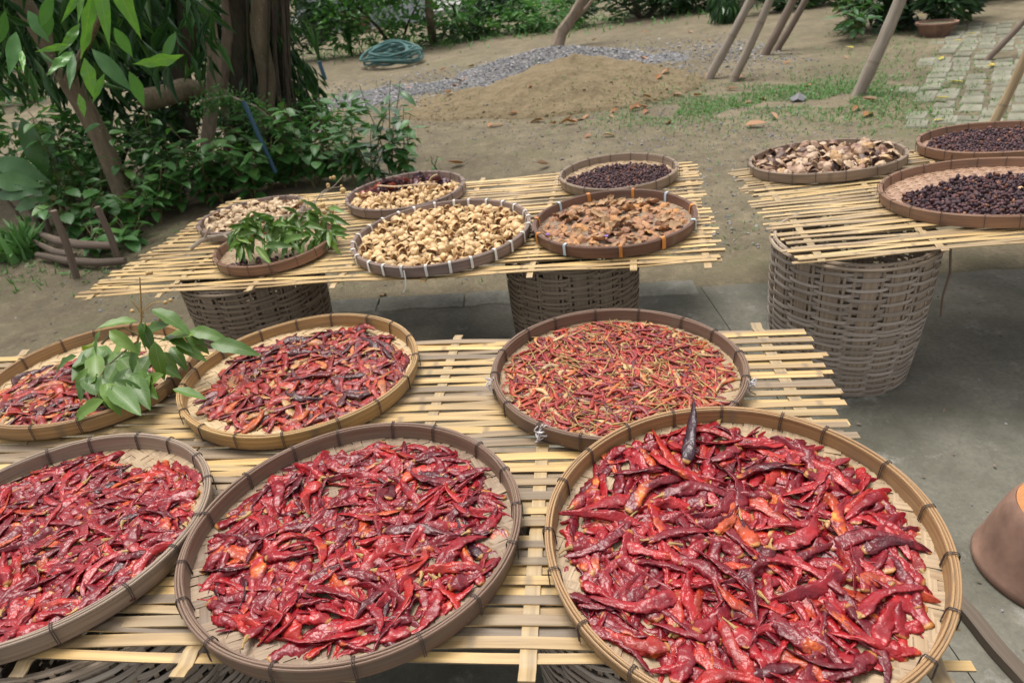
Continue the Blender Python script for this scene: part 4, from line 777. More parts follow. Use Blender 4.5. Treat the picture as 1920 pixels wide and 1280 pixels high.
# ------------------------------------------------------------------ tables: slatted mats on baskets
def z_t1(x, y): return CAM_H - 0.87 - 0.03 * (x + 0.25) - 0.02 * (y - 1.25)
def z_t2(x, y): return CAM_H - 0.87 + 0.02 * (x + 0.15)
def z_t3(x, y): return CAM_H - 0.87 + 0.04 * (x - 1.6) - 0.07 * (y - 2.5)
TB = {1: (z_t1, -0.03, -0.02), 2: (z_t2, 0.02, 0.0), 3: (z_t3, 0.04, -0.07)}
MAT_DROP = 0.049
def bamboo_mat(tb, corner, angle, x0, x1, depth, nsl, wid, shear_r, shear_l, crosses, mat, label, jit=0.006, ragged=0.02, crossw=0.028, over=0.03):
    """slats run along local x; corner is the local origin; crosses are local x positions of the cross strips"""
    fz, ax, ay = TB[tb]; root = empty('bamboo_mat', Vector((corner[0], corner[1], fz(*corner) - MAT_DROP)), label, 'mat')
    ca, sa = math.cos(angle), math.sin(angle)
    def loc(lx, ly, dz):
        wx, wy = lx * ca - ly * sa, lx * sa + ly * ca
        return Vector((wx, wy, ax * wx + ay * wy + dz))
    pitch = depth / nsl; nrm = Vector((-ax, -ay, 1))
    for i in range(nsl):
        y = (i + 0.5) * pitch; a = x0 + shear_l * y + random.uniform(-ragged, ragged); b = x1 + shear_r * y + random.uniform(-ragged, ragged)
        n = 44; P = []; W = []; s1, s2 = random.gauss(0, jit), random.gauss(0, jit); ph = random.uniform(0, 6); ww = wid * random.uniform(0.8, 1.12); zj = random.uniform(-0.0006, 0.0006)
        for k in range(n + 1):
            t = k / n; x = a + (b - a) * t
            ph_ = math.pi * float(np.interp(x, crosses, range(len(crosses))))
            up = (1 if i % 2 else -1) * math.cos(ph_) * 0.0034
            P.append(loc(x, y + s1 * (1 - t) + s2 * t + 0.0025 * math.sin(ph + x * 5), up + zj)); W.append(ww * (1 + 0.06 * math.sin(ph + 3 * x)))
        o = obj('slat', to_mesh('slat', [(G('ribbon', P, W, 0.0028, [nrm] * (n + 1), u0=random.uniform(0, 3)), None)], mat), root)
    for c, cx in enumerate(crosses):
        n = nsl * 2; P = []; sh = shear_r if cx > (x0 + x1) / 2 else shear_l
        for k in range(n + 1):
            y = -over + (depth + 2 * over) * k / n; i = y / pitch - 0.5; up = -math.cos(math.pi * (i - 1)) * (1 if c % 2 == 0 else -1) * 0.0030
            P.append(loc(cx + sh * y * abs(cx) / max(abs(x0), abs(x1), 1e-6) * 0.5, y, up))
        obj('cross_strip', to_mesh('cross_strip', [(G('ribbon', P, crossw * random.uniform(0.9, 1.1), 0.0028, [nrm] * (n + 1)), None)], 'cross'), root)
    return root
bamboo_mat(1, (0.571, 0.577), math.radians(-7.3), -2.32, 0.0, 1.01, 49, 0.0208, 0.085, 0.03, [-2.2 + 0.0, -1.935, -1.67, -1.405, -1.14, -0.875, -0.61, -0.345, -0.04], 'slat', 'front slatted bamboo mat carrying the six chilli trays', 0.005, 0.024, 0.026, 0.035)
bamboo_mat(2, (0.673, 1.925), math.radians(-11.9), -2.31, 0.0, 1.07, 55, 0.0196, 0.0, 0.04, [-2.25, -1.95, -1.6, -1.28, -0.96, -0.60, -0.27, -0.045], 'slat_pale', 'back bamboo mat carrying the trays of shells, peel and green leaves', 0.009, 0.025, 0.021, 0.03)
bamboo_mat(3, (0.880, 1.872), math.radians(-11.5), 0.0, 1.75, 1.17, 56, 0.0212, 0.0, -0.02, [0.07, 0.40, 0.72, 1.05, 1.4, 1.68], 'slat_mixed', 'right bamboo mat on the tall grey basket, carrying dark berry trays', 0.013, 0.03, 0.021, 0.02)

def basket(c, rt, rb, h, ns, label, wm, sm, dense_from=0.55, rotz=0.0, tight=0.0109, loose=0.0162):
    root = empty('woven_basket', Matrix.Translation((c[0], c[1], c[2] if len(c) > 2 else 0.035)) @ Matrix.Rotation(rotz, 4, 'Z'), label, 'basket')
    def rad(z): t = z / h; return rb + (rt - rb) * t + 0.007 * math.sin(math.pi * t)
    zz = [h * k / 14 for k in range(15)]
    gs = G('ribbon', [(rad(z), 0, z) for z in zz], 0.045, 0.003, [(1, 0, 0)] * 15); me = to_mesh('stake', [(gs, None)], sm)
    gt = G('ribbon', [(rad(z), 0, z) for z in zz], 0.008, 0.003, [(1, 0, 0)] * 15); me2 = to_mesh('thin_stake', [(gt, None)], sm)
    for k in range(ns):
        a = 2 * math.pi * k / ns + random.uniform(-0.02, 0.02); o = obj('stake', me, root); o.rotation_euler = (0, 0, a)
        for q in (0.36, 0.64):
            o = obj('thin_stake', me2, root); o.rotation_euler = (0, 0, a + 2 * math.pi * q / ns)
    rings = []
    for ph in (0, 1):
        for v in range(2):
            P = []; N = []; n = ns * 10; r = random.Random(v * 7 + ph)
            for k in range(n + 1):
                th = 2 * math.pi * k / n; s = math.cos(th * ns / 2 + math.pi * 0.5 * 0 + ph * math.pi) ; rr = 1 + 0.022 * max(-1, min(1, 1.8 * s)) + 0.004 * noise.noise(Vector((th * 3, v, ph))); zo = 0.004 * math.sin(th * 3 + v * 2 + ph)
                P.append((0.25 * rr * math.cos(th), 0.25 * rr * math.sin(th), zo)); N.append((math.cos(th), math.sin(th), 0))
            rings.append(to_mesh('weaver', [(G('ribbon', P, 0.0105, 0.002, N), None)], wm))
    z = 0.006; i = 0
    while z < h - 0.01:
        o = obj('weaver', rings[(i % 2) * 2 + random.randint(0, 1)], root); s = rad(z) / 0.25; o.location = (0, 0, z); o.scale = (s, s, random.uniform(0.9, 1.15)); o.rotation_euler = (random.uniform(-0.006, 0.006), random.uniform(-0.006, 0.006), 4 * math.pi / ns * random.randint(0, ns // 2))
        z += (tight if z / h < dense_from else loose) * random.uniform(0.9, 1.12); i += 1
    for q, dz in enumerate((-0.012, -0.002)):
        P = [((rt + 0.006 * (1 - 2 * q)) * math.cos(t), (rt + 0.006 * (1 - 2 * q)) * math.sin(t), h + dz) for t in [2 * math.pi * k / 64 for k in range(65)]]
        obj('rim', to_mesh('rim', [(G('tube', P, 0.006, 6, False), None)], sm), root)
    return root
def bh(fz, x, y, z0=0.035): return fz(x, y) - MAT_DROP - 0.012 - z0
basket((1.155, 2.062), 0.250, 0.222, bh(z_t3, 1.155, 2.075) - 0.006, 16, 'tall grey open-weave basket under the right mat', 'basket_grey', 'basket_stake', 0.55, 0.12)
basket((0.25, 2.30), 0.235, 0.215, bh(z_t2, 0.25, 2.3), 16, 'shaded basket under the middle of the back mat', 'basket_dark', 'basket_dark', 0.9)
basket((-0.98, 2.55, 0.0), 0.265, 0.23, bh(z_t2, -0.98, 2.55, 0), 16, 'shaded basket under the left half of the back mat', 'basket_dark', 'basket_dark', 0.9)
basket((-0.86, 1.02), 0.29, 0.25, bh(z_t1, -0.86, 1.02) - 0.01, 16, 'basket under the front mat at the bottom left corner', 'basket_grey', 'basket_stake', 1.0)
basket((0.24, 0.90), 0.27, 0.24, bh(z_t1, 0.24, 0.90) - 0.01, 16, 'basket under the front mat below the largest tray', 'basket_grey', 'basket_stake', 1.0)
# string hanging from the right mat
P = [Vector((1.395, 1.93, 0.50)), Vector((1.40, 1.915, 0.42)), Vector((1.39, 1.91, 0.34)), Vector((1.395, 1.905, 0.27))]
tag(obj('hanging_cord', to_mesh('hanging_cord', [(G('tube', P, 0.0035, 6), None)], 'stake')), 'brown cord hanging from the right mat beside the grey basket', 'cord')

# ------------------------------------------------------------------ winnowing trays
RIM_H = 0.040
TRAYS = {}
def wobble(R, seed):
    r = random.Random(seed); a = [(k, r.uniform(-1, 1) * R * 0.012 / k, r.uniform(0, 6.28)) for k in (2, 3, 5)]; b = [(k, r.uniform(-1, 1) * 0.0022, r.uniform(0, 6.28)) for k in (2, 3)]
    return lambda th: (sum(q * math.sin(k * th + p) for k, q, p in a), sum(q * math.sin(k * th + p) for k, q, p in b))
def tray(key, m, R, hoop, weave, label, near, tie='wire', nties=18, seed=0, pitch=0.019, weave_yaw=0.5):
    root = empty('winnowing_tray', m, label, 'tray', 'bamboo winnowing trays'); rr = wobble(R, seed); n = 110 if near else 72
    sub = lambda f: (lambda th: f(th))
    def hoop_obj(name, prof, mat): 
        g = Geo(); g.lathe(prof, n, rr, True, R); return obj(name, to_mesh(name, [(g, None)], mat, True, 35), root)
    hm = 'hoop_' + hoop
    oh = hoop_obj('outer_hoop', [(R - 0.010, 0.001), (R - 0.006, 0.0005), (R - 0.0005, 0.034), (R - 0.001, 0.0365), (R - 0.0045, 0.0365)], hm)
    hoop_obj('inner_hoop', [(R - 0.0165, 0.004), (R - 0.0135, 0.004), (R - 0.0095, 0.0365), (R - 0.0128, 0.0365)], hm)
    hoop_obj('weave_edge', [(R - 0.0130, 0.0025), (R - 0.0105, 0.0025), (R - 0.0050, 0.0372), (R - 0.0090, 0.0372)], weave)
    r = random.Random(seed + 5)
    for q, (dr, z) in enumerate(((-0.0015, 0.0375), (-0.0058, 0.0392), (-0.0105, 0.0378))):
        g = Geo(); ph = r.uniform(0, 6); P = []
        for k in range(n + 1):
            th = 2 * math.pi * k / n; a, b = rr(th); rad = R + dr + a + 0.0007 * math.sin(5 * th + ph); P.append((rad * math.cos(th), rad * math.sin(th), z + b + 0.0006 * math.sin(7 * th + ph)))
        g.tube(P, 0.0024, 6, False); obj('rim_strip', to_mesh('rim_strip', [(g, None)], hm), oh)
    th0 = r.uniform(0, 6.28); P = []; N = []
    for k in range(13):
        th = th0 + 0.13 / R * (k / 12 - 0.5) * 1.6; a, b = rr(th); q_ = R + a + 0.0012; P.append((q_ * math.cos(th), q_ * math.sin(th), 0.0195 + b)); N.append((math.cos(th), math.sin(th), 0))
    obj('splice', to_mesh('splice', [(G('ribbon', P, [0.030 * (0.55 if k in (0, 12) else 1) for k in range(13)], 0.003, N), None)], hm), oh)
    # bindings
    def loop_mesh(wd, rw, turns, mat):
        g = Geo()
        path = [(0.0028, 0.004), (0.0032, 0.038), (0.0, 0.0425), (-0.006, 0.0432), (-0.0135, 0.0415), (-0.0165, 0.034), (-0.0185, 0.006)]
        for t in range(turns):
            y = (t - (turns - 1) / 2) * wd
            if rw: g.tube([(x, y + 0.0012 * math.sin(z * 90), z) for x, z in path], rw, 5)
            else:
                P = [(x, 0, z) for x, z in path]; N = []
                for k in range(len(P)):
                    a, b = Vector(P[max(k - 1, 0)]), Vector(P[min(k + 1, len(P) - 1)]); d = (b - a).normalized(); N.append((d.z, 0, -d.x))
                g.ribbon(P, wd, 0.0012, N)
        return to_mesh('binding', [(g, None)], mat)
    if tie == 'wire': lms = [loop_mesh(0.0034, 0.0009 if near else 0.0011, 2 if near else 1, 'wire')]
    elif tie == 'white': lms = [loop_mesh(0.009, 0, 1, 'tie_white')]
    else: lms = [loop_mesh(0.014, 0, 1, 'tie_orange'), loop_mesh(0.010, 0, 1, 'tie_blue'), loop_mesh(0.011, 0, 1, 'tie_orange')]
    for k in range(nties):
        th = 2 * math.pi * (k + r.uniform(-0.13, 0.13)) / nties; a, b = rr(th)
        o = obj('binding', lms[k % len(lms)], oh); o.location = ((R + a) * math.cos(th), (R + a) * math.sin(th), b); o.rotation_euler = (0, 0, th)
    # woven floor, 2/2 twill
    Ri = R - 0.0125; ns = int(Ri / pitch); allp = []
    for d in (0, 1):
        yaw = weave_yaw + d * math.pi / 2; c, s_ = math.cos(yaw), math.sin(yaw)
        for i in range(-ns, ns + 1):
            off = i * pitch
            if abs(off) > Ri - 0.006: continue
            half = math.sqrt(Ri * Ri - off * off); kk = int(half / pitch); P = []
            xs = [-half] + [j * pitch + q * pitch for j in range(-kk, kk + 1) for q in (-0.32, 0.32) if abs(j * pitch + q * pitch) < half - 0.003] + [half]
            jo = r.uniform(-0.0012, 0.0012)
            for x in xs:
                j = round(x / pitch)
                o_ = ((i - j) % 4 < 2) if d == 0 else not ((j - i) % 4 < 2)
                y = off + jo; P.append((x * c - y * s_, x * s_ + y * c, 0.0045 + (0.0011 if o_ else -0.0011) + 0.004 * (1 - 0) * ((x * x + y * y) / (Ri * Ri)) ** 3 ))
            g = G('ribbon', P, pitch * 0.93, 0.0012, u0=r.uniform(0, 4))
            if near: obj('weave_strip', to_mesh('weave_strip', [(g, None)], weave), root)
            else: allp.append((g, None))
    if allp: tag(obj('woven_floor', to_mesh('woven_floor', allp, weave), root), kind='stuff')
    TRAYS[key] = (m, R, root); return root
def tmat(tb, x, y, yaw=0.0):
    fz, ax, ay = TB[tb]; n = Vector((-ax, -ay, 1)).normalized(); return frame(Vector((x, y, fz(x, y))) - n * RIM_H, ax, ay, yaw)
tray('A', tmat(1, -0.911, 1.015), 0.289, 'grey', 'weave_mid', 'tray of glossy red chillies cut off by the left edge, front row', True, seed=1, weave_yaw=0.9)
tray('B', tmat(1, -0.322, 0.943), 0.303, 'brown', 'weave_brown', 'dark brown tray of red chillies in the middle of the front row', True, seed=2, nties=17, weave_yaw=0.35)
nC = Vector((-0.012, -0.05, 1)).normalized()
tray('C', frame(Vector((0.332, 0.818, 0.588)) - nC * RIM_H, 0.012, 0.05), 0.319, 'tan', 'weave_mid', 'largest tray of red chillies, front right, resting on another tray', True, seed=3, nties=19, weave_yaw=1.1)
tray('D', tmat(1, -1.132, 1.634), 0.270, 'tan', 'weave_pale', 'tray of chillies with a leafy green sprig at the left edge', True, seed=4, nties=16, weave_yaw=0.2)
tray('E', tmat(1, -0.545, 1.538), 0.300, 'honey', 'weave_pale', 'honey-coloured tray of wrinkled red chillies behind the front middle tray', True, seed=5, nties=17, weave_yaw=0.8)
tray('F', tmat(1, 0.244, 1.399), 0.304, 'brown', 'weave_mid', 'tray of small thin stemmed chillies tied with white string', True, seed=6, nties=16, weave_yaw=0.1)
tray('G', tmat(2, -1.075, 3.00), 0.236, 'mauve', 'weave_mid', 'tray of pale broken shells at the far left of the back mat', False, seed=7)
tray('H', tmat(2, -0.868, 2.572), 0.234, 'red', 'weave_mid', 'tray heaped with green leafy twigs on the back mat', False, seed=8)
tray('I', tmat(2, -0.392, 3.035), 0.268, 'mauve', 'weave_mid', 'back tray half filled with shells and half with dark red peel', False, seed=9, nties=20)
tray('J', tmat(2, -0.212, 2.445), 0.336, 'mauve', 'weave_mid', 'large grey tray of tan nut shells bound with white ties', False, 'white', 26, seed=10)
tray('K', tmat(2, 0.412, 2.33), 0.290, 'dark', 'weave_brown', 'dark brown tray of curled brown peel with orange ties', False, 'mixed', 11, seed=11)
tray('L', tmat(2, 0.535, 2.872), 0.252, 'grey', 'weave_mid', 'tray of tiny dark dried pieces at the back right of the back mat', False, seed=12, nties=16)
tray('M', tmat(3, 1.428, 2.868), 0.311, 'grey', 'weave_mid', 'tray of big mottled fruit shells on the right mat', False, seed=13, nties=18)
tray('N', tmat(3, 2.072, 2.734), 0.290, 'red', 'weave_rose', 'upper tray of dark dried berries cut off by the right edge', False, seed=14, nties=18)
tray('O', tmat(3, 1.665, 2.15), 0.352, 'red', 'weave_rose', 'large tray half covered with dark dried berries, right mat front', False, seed=15, nties=22, pitch=0.014)

# ------------------------------------------------------------------ heaps
class HM:
    def __init__(s, R, floor=0.0062): s.R = R; s.d = 0.003; s.n = int(2 * R / s.d) + 4; s.h = np.full((s.n, s.n), floor)
    def ix(s, p): return np.clip(((np.asarray(p) + s.R) / s.d).astype(int), 0, s.n - 1)
    def mx(s, x, y, r):
        i0, i1 = s.ix([x - r, x + r]); j0, j1 = s.ix([y - r, y + r]); return s.h[j0:j1 + 1, i0:i1 + 1]
    def put(s, x, y, r, z):
        i0, i1 = s.ix([x - r, x + r]); j0, j1 = s.ix([y - r, y + r]); v = s.h[j0:j1 + 1, i0:i1 + 1]; np.maximum(v, z, out=v)

def chilli_geo(seed, L=0.11, hw=0.0105, flat=0.55, bend=0.6, ns=42, nr=18, wr=1.0, sbend=0.0):
    r = random.Random(seed); g = Geo(); so_ = Vector((seed * 3.7, seed * 1.3, 0)); x = y = 0.0; sp = []; phi0 = -bend * 0.45
    tw0 = r.uniform(-1.2, 1.2); prev = None; k1 = r.uniform(2, 4); zb = r.uniform(-0.05, 0.05)
    for i in range(ns + 1):
        t = i / ns; ph = phi0 + bend * t + sbend * math.sin(t * 6.28); ds = L / ns
        if i: x += math.cos(ph) * ds; y += math.sin(ph) * ds
        sp.append((x, y, L * zb * math.sin(t * 3.1)))
    cx, cy = sum(p[0] for p in sp) / len(sp), sum(p[1] for p in sp) / len(sp)
    sp = [(a - cx, b - cy, c) for a, b, c in sp]; rad = []
    for i in range(ns + 1):
        t = i / ns; ph = phi0 + bend * t + sbend * math.sin(t * 6.28)
        rr = hw * (0.45 + 0.55 * min(1, t / 0.14) ** 0.6) * min(1.0, 1.15 * (1 - t) ** 0.46 + 0.03) * (1 + 0.30 * wr * noise.noise(Vector((t * 5, 0, 0)) + so_))
        if i == ns: rr = 0.0008
        fl = flat * (0.85 + 0.5 * noise.noise(Vector((t * 4, 5, 0)) + so_)); tw = tw0 * t + 0.5 * noise.noise(Vector((t * 3, 8, 0)) + so_)
        fl = max(fl, 0.25); ring = []; S = Vector((-math.sin(ph), math.cos(ph), 0)); Z = Vector((0, 0, 1))
        for j in range(nr):
            th = 2 * math.pi * j / nr; c, s_ = math.cos(th), math.sin(th)
            m = 1 + wr * (0.30 * noise.noise(Vector((t * 6 * L / 0.11, c * 1.3, s_ * 1.3)) + so_) - 0.42 * abs(noise.noise(Vector((t * 13 * L / 0.11, c * 1.5 + 4, s_ * 1.5)) + so_)) - 0.25 * abs(noise.noise(Vector((t * 20 * L / 0.11, c * 1.8 + 9, s_ * 1.8)) + so_)) + 0.20 * (abs(math.sin(1.5 * th + 2.5 * noise.noise(Vector((t * 3, 7, 1)) + so_))) - 0.6) + 0.14)
            a, b = rr * c * m, rr * fl * s_ * m * (1 - 0.35 * wr * max(0, s_) * (0.5 + noise.noise(Vector((t * 6, 2, 2)) + so_)))
            a, b = a * math.cos(tw) - b * math.sin(tw), a * math.sin(tw) + b * math.cos(tw)
            ring.append(g.vert(Vector(sp[i]) + S * a + Z * b, (t, j / nr)))
        if prev: g.skin(prev, ring)
        else: g.face(*reversed(ring))
        prev = ring; rad.append(rr)
    g.face(*prev); g.spine = np.array(sp)[::4]; g.rad = np.array(rad)[::4]; g.flat = flat; g.Lm = L; g.bend = bend; g.head = (Vector(sp[0]), phi0)
    return g
def stem_geo(L=0.012, r=0.0016, seed=0):
    g = Geo(); q = random.Random(seed); b = q.uniform(-0.4, 0.4); P = [(0.004, 0, 0), (0, 0, 0), (-L * 0.5, b * L * 0.3, 0.001), (-L, b * L, 0.002)]
    g.tube(P, [r * 2.6, r * 2.2, r, r * 1.1], 6); return g

def rest_line(ss, hh):
    """lowest line over the support heights that balances at s = 0"""
    best = None; n = len(ss)
    for i in range(n):
        for j in range(i + 1, n):
            if ss[i] < 0 < ss[j]:
                k = (hh[j] - hh[i]) / (ss[j] - ss[i]); z = hh[i] - k * ss[i]
                if best is None or z > best[0]: best = (z, k)
    return best if best else (hh.max(), 0.0)
def heap_rods(key, geos, N, scale, mask, seed, sink=0.0045, maxk=0.30, tries=6, order=None, lim=0.010, prefer_low=True):
    m, R, root = TRAYS[key]; hm = HM(R); r = random.Random(seed); out = []; rlim = R - 0.0165
    for q in range(N):
        best = None
        for tr in range(tries * 4):
            a, d = r.uniform(0, 6.28), math.sqrt(r.random()) * (rlim - lim); x, y = d * math.cos(a), d * math.sin(a)
            if not mask(x, y, r): continue
            gi = r.randrange(len(geos)); g = geos[gi]; s = r.uniform(*scale); yaw = r.uniform(0, 6.28); c, sn = math.cos(yaw), math.sin(yaw)
            px = x + s * (g.spine[:, 0] * c - g.spine[:, 1] * sn); py = y + s * (g.spine[:, 0] * sn + g.spine[:, 1] * c)
            if (np.hypot(px, py) > rlim - 0.004).any(): continue
            hh = np.array([hm.mx(u, v, 0.5 * s * w_).max() for u, v, w_ in zip(px, py, g.rad)])
            cost = hh.mean()
            if best is None or cost < best[0]: best = (cost, gi, s, yaw, x, y, px, py, hh)
            if tr >= tries and best: break
        if best is None: continue
        cost, gi, s, yaw, x, y, px, py, hh = best; g = geos[gi]; ss = (px - x) * math.cos(yaw) + (py - y) * math.sin(yaw)
        z, k = rest_line(ss, hh - g.rad * s * 0.2); k = max(-maxk, min(maxk, k)); th = g.rad * s * g.flat
        z += th.max() * 0.9 - sink * s
        zl = z + k * ss
        for u, v, w_, zz, t_ in zip(px, py, g.rad * s, zl, th): hm.put(u, v, 0.75 * w_, zz + 0.6 * t_)
        M_ = Matrix.Translation((x, y, z)) @ Matrix.Rotation(yaw, 4, 'Z') @ Matrix.Rotation(-math.atan(k), 4, 'Y') @ Matrix.Rotation(r.choice([0, math.pi]) + r.uniform(-0.45, 0.45), 4, 'X') @ Matrix.Scale(s, 4)
        out.append(dict(g=gi, m=m @ M_, s=s, px=px, py=py, top=zl + 0.6 * th, key=key))
    for o in out:
        ov = [hm.h[hm.ix([v])[0], hm.ix([u])[0]] for u, v in zip(o['px'], o['py'])]; o['vis'] = float(np.mean(np.array(ov) - o['top'] < 0.0025))
    return out, hm

BIG = [chilli_geo(100 + k, L=[0.118, 0.105, 0.128, 0.095, 0.112, 0.100][k % 6], hw=[0.0096, 0.0106, 0.0088, 0.0098, 0.0118, 0.0082][k % 6], flat=[0.42, 0.5, 0.36, 0.52, 0.34, 0.44][k % 6], bend=[0.3, -0.5, 0.9, 0.1, -1.1, 1.6, 0.5, -0.2][k % 8], sbend=[0, 0.2, -0.25, 0.1][k % 4], wr=[1.4, 1.7, 1.5, 1.2][k % 4]) for k in range(24)]
MED = [chilli_geo(200 + k, L=[0.098, 0.085, 0.105, 0.078, 0.092][k % 5], hw=[0.0080, 0.0090, 0.0070, 0.0086, 0.0096][k % 5], flat=[0.46, 0.52, 0.4, 0.56, 0.36][k % 5], bend=[0.4, -0.7, 1.1, 0.2, -1.3, 2.0, 0.6][k % 7], sbend=[0, 0.25, -0.3][k % 3], wr=[1.4, 1.6, 1.2][k % 3]) for k in range(24)]
DUL = [chilli_geo(300 + k, L=[0.082, 0.07, 0.09, 0.065][k % 4], hw=[0.0085, 0.0095, 0.0075][k % 3], flat=[0.5, 0.6, 0.44][k % 3], bend=[0.4, -0.7, 0.9, 0.1, -1.0][k % 5], sbend=[0, 0.3, -0.3][k % 3], wr=[1.1, 1.3, 1.0][k % 3], ns=24, nr=12) for k in range(16)]
SML = [chilli_geo(400 + k, L=[0.045, 0.052, 0.038, 0.058][k % 4], hw=[0.0042, 0.0048, 0.0038][k % 3], flat=[0.6, 0.7, 0.5][k % 3], bend=[0.5, -0.8, 1.2, 0.1, -1.6][k % 5], sbend=[0, 0.3, -0.3][k % 3], wr=1.1, ns=12, nr=7) for k in range(12)]
STEMS = [stem_geo(0.010 + 0.004 * k, 0.0014, k) for k in range(3)]
LSTEM = [stem_geo(0.024 + 0.006 * k, 0.0009, 9 + k) for k in range(4)]
for g in SML + DUL + MED + BIG: g.done()
full = lambda x, y, r: True
def blotch(th, seed, e=0.0):
    return lambda x, y, r: noise.noise(Vector((x * 7, y * 7, seed))) > th
hA, _ = heap_rods('A', MED, 460, (1.0, 1.35), lambda x, y, r: not (math.hypot(x - 0.08, y - 0.24) < 0.085), 1, tries=5)
hB, _ = heap_rods('B', MED, 430, (1.0, 1.45), lambda x, y, r: math.hypot(x, y) < 0.255 and not (x < -0.05 and y < -0.19) and (noise.noise(Vector((x * 9, y * 9, 3))) > -0.42), 2, tries=4)
hC, _ = heap_rods('C', BIG, 480, (0.95, 1.3), lambda x, y, r: math.hypot(x, y) < 0.262 or (x < 0.05 and math.hypot(x, y) < 0.285), 3, tries=5)
hD, _ = heap_rods('D', DUL, 270, (0.95, 1.25), lambda x, y, r: math.hypot(x + 0.04, (y + 0.06) * 1.25) < 0.225, 4, tries=3)
hE, _ = heap_rods('E', DUL, 430, (0.95, 1.35), lambda x, y, r: math.hypot((x - 0.02) * 1.0, (y - 0.0) * 1.08) < 0.255 - 0.02 * noise.noise(Vector((x * 12, y * 12, 1))), 5, tries=3)
hF, hmF = heap_rods('F', SML, 1500, (1.0, 1.45), lambda x, y, r: not (x > 0.2 and y < -0.1), 6, sink=0.002, tries=2, maxk=0.5)

camv = Vector((0, 0, CAM_H))
def score(o, geos): g = geos[o['g']]; d = (o['m'].translation - camv).length; return o['vis'] * g.Lm * o['s'] / d
pool = [(score(o, GG), o, GG) for hp, GG in ((hA, MED), (hB, MED), (hC, BIG)) for o in hp]
pool.sort(key=lambda q: -q[0]); chosen = set(id(q[1]) for q in pool[:300])
def sector(x, y, R):
    if math.hypot(x, y) < 0.42 * R: return 'in the middle'
    k = int(((math.degrees(math.atan2(y, x)) + 382.5) % 360) // 45)
    return ['near right rim', 'near back right rim', 'near back rim', 'near back left rim', 'near left rim', 'near front left rim', 'near front rim', 'near front right rim'][k]
def sector_of(key, m_): p = TRAYS[key][0].inverted() @ m_.translation; return sector(p.x, p.y, TRAYS[key][1])
CL_ = {'A': ('in the front left tray', 'dried chillies in the front left tray'), 'B': ('in the dark brown front middle tray', 'dried chillies in the front middle tray'), 'C': ('in the largest tray', 'dried chillies in the largest tray')}
cm = {}; sm_ = [to_mesh('stem', [(g, None)], 'stem') for g in STEMS]
def chilli_mesh(GG, i):
    k = (id(GG), i)
    if k not in cm: cm[k] = to_mesh('dried_chilli', [(GG[i], None)], 'chilli', True, 180)
    return cm[k]
def stem_mat(g): h, ph = g.head; return Matrix.Translation(h) @ Matrix.Rotation(ph, 4, 'Z')
def put_chilli(o, GG, label, group, stem):
    ob = obj('dried_chilli', chilli_mesh(GG, o['g'])); ob.matrix_world = o['m']; tag(ob, label, 'chilli', group)
    if stem:
        s = obj('stem', random.choice(sm_)); s.parent = ob; s.matrix_parent_inverse = Matrix.Identity(4); s.matrix_basis = stem_mat(GG[o['g']])
    return ob
for key, hp, GG in (('A', hA, MED), ('B', hB, MED), ('C', hC, BIG)):
    rest = []
    for o in hp:
        if id(o) in chosen: put_chilli(o, GG, ('strongly curved' if abs(GG[o['g']].bend) > 1 else 'slightly bent' if abs(GG[o['g']].bend) > 0.35 else 'straight') + (' long' if GG[o['g']].Lm * o['s'] > 0.115 else ' short' if GG[o['g']].Lm * o['s'] < 0.095 else '') + ' red chilli ' + sector_of(key, o['m']) + ' ' + CL_[key][0], CL_[key][1], random.random() < 0.28)
        else: rest.append(o)
    parts = [(GG[o['g']], npm(o['m'])) for o in rest]
    tag(obj('dried_chillies', to_mesh('dried_chillies', parts, 'chilli', True, 180)), {'A': 'lower layer of red chillies in the tray at the left edge', 'B': 'lower layer of red chillies in the dark brown front middle tray', 'C': 'lower layer of red chillies in the largest tray'}[key], 'chillies', kind='stuff')
def stuff_rods(name, hp, GG, mats, label, stems, pst):
    parts = []
    for o in hp:
        parts.append((GG[o['g']], npm(o['m'])))
        if random.random() < pst:
            s = random.choice(stems); s2 = Geo(); s2.v, s2.f, s2.uv, s2.mi = s.v, s.f, s.uv, [1] * len(s.f); s2.done(); parts.append((s2, npm(o['m'] @ stem_mat(GG[o['g']]) @ Matrix.Rotation(random.uniform(0, 6), 4, 'X'))))
    return tag(obj(name, to_mesh(name, parts, mats, True, 180)), label, 'chillies', kind='stuff')
stuff_rods('dried_chillies', hD, DUL, ['chilli_dull', 'stem'], 'dull red and orange chillies under the leafy sprig', STEMS, 0.3)
stuff_rods('dried_chillies', hE, DUL, ['chilli_dull', 'stem'], 'wrinkled red chillies heaped in the honey-coloured tray', STEMS, 0.25)
stuff_rods('small_chillies', hF, SML, ['chilli_small', 'stem'], 'small thin red chillies with dry stems heaped in one tray', LSTEM, 0.5)
# chilli propped on the rim of the largest tray
mC = TRAYS['C'][0]
g = chilli_geo(555, 0.155, 0.0125, 0.6, 0.15, 28, 14, 0.8); dch = obj('dried_chilli', to_mesh('dried_chilli', [(g, None)], 'chilli_dark', True, 180))
a, b = at(1288, 862, 1.0), at(1302, 762, 1.118); d = (b - a).normalized(); yy = Vector((0, 0, 1)).cross(d).normalized(); zz = d.cross(yy); mm = Matrix((d, yy, zz)).transposed().to_4x4(); mm.translation = (a + b) / 2 + Vector((0, 0, 0.004)); dch.matrix_world = mm
tag(dch, 'blackish chilli sticking up over the back rim of the largest tray', 'chilli')

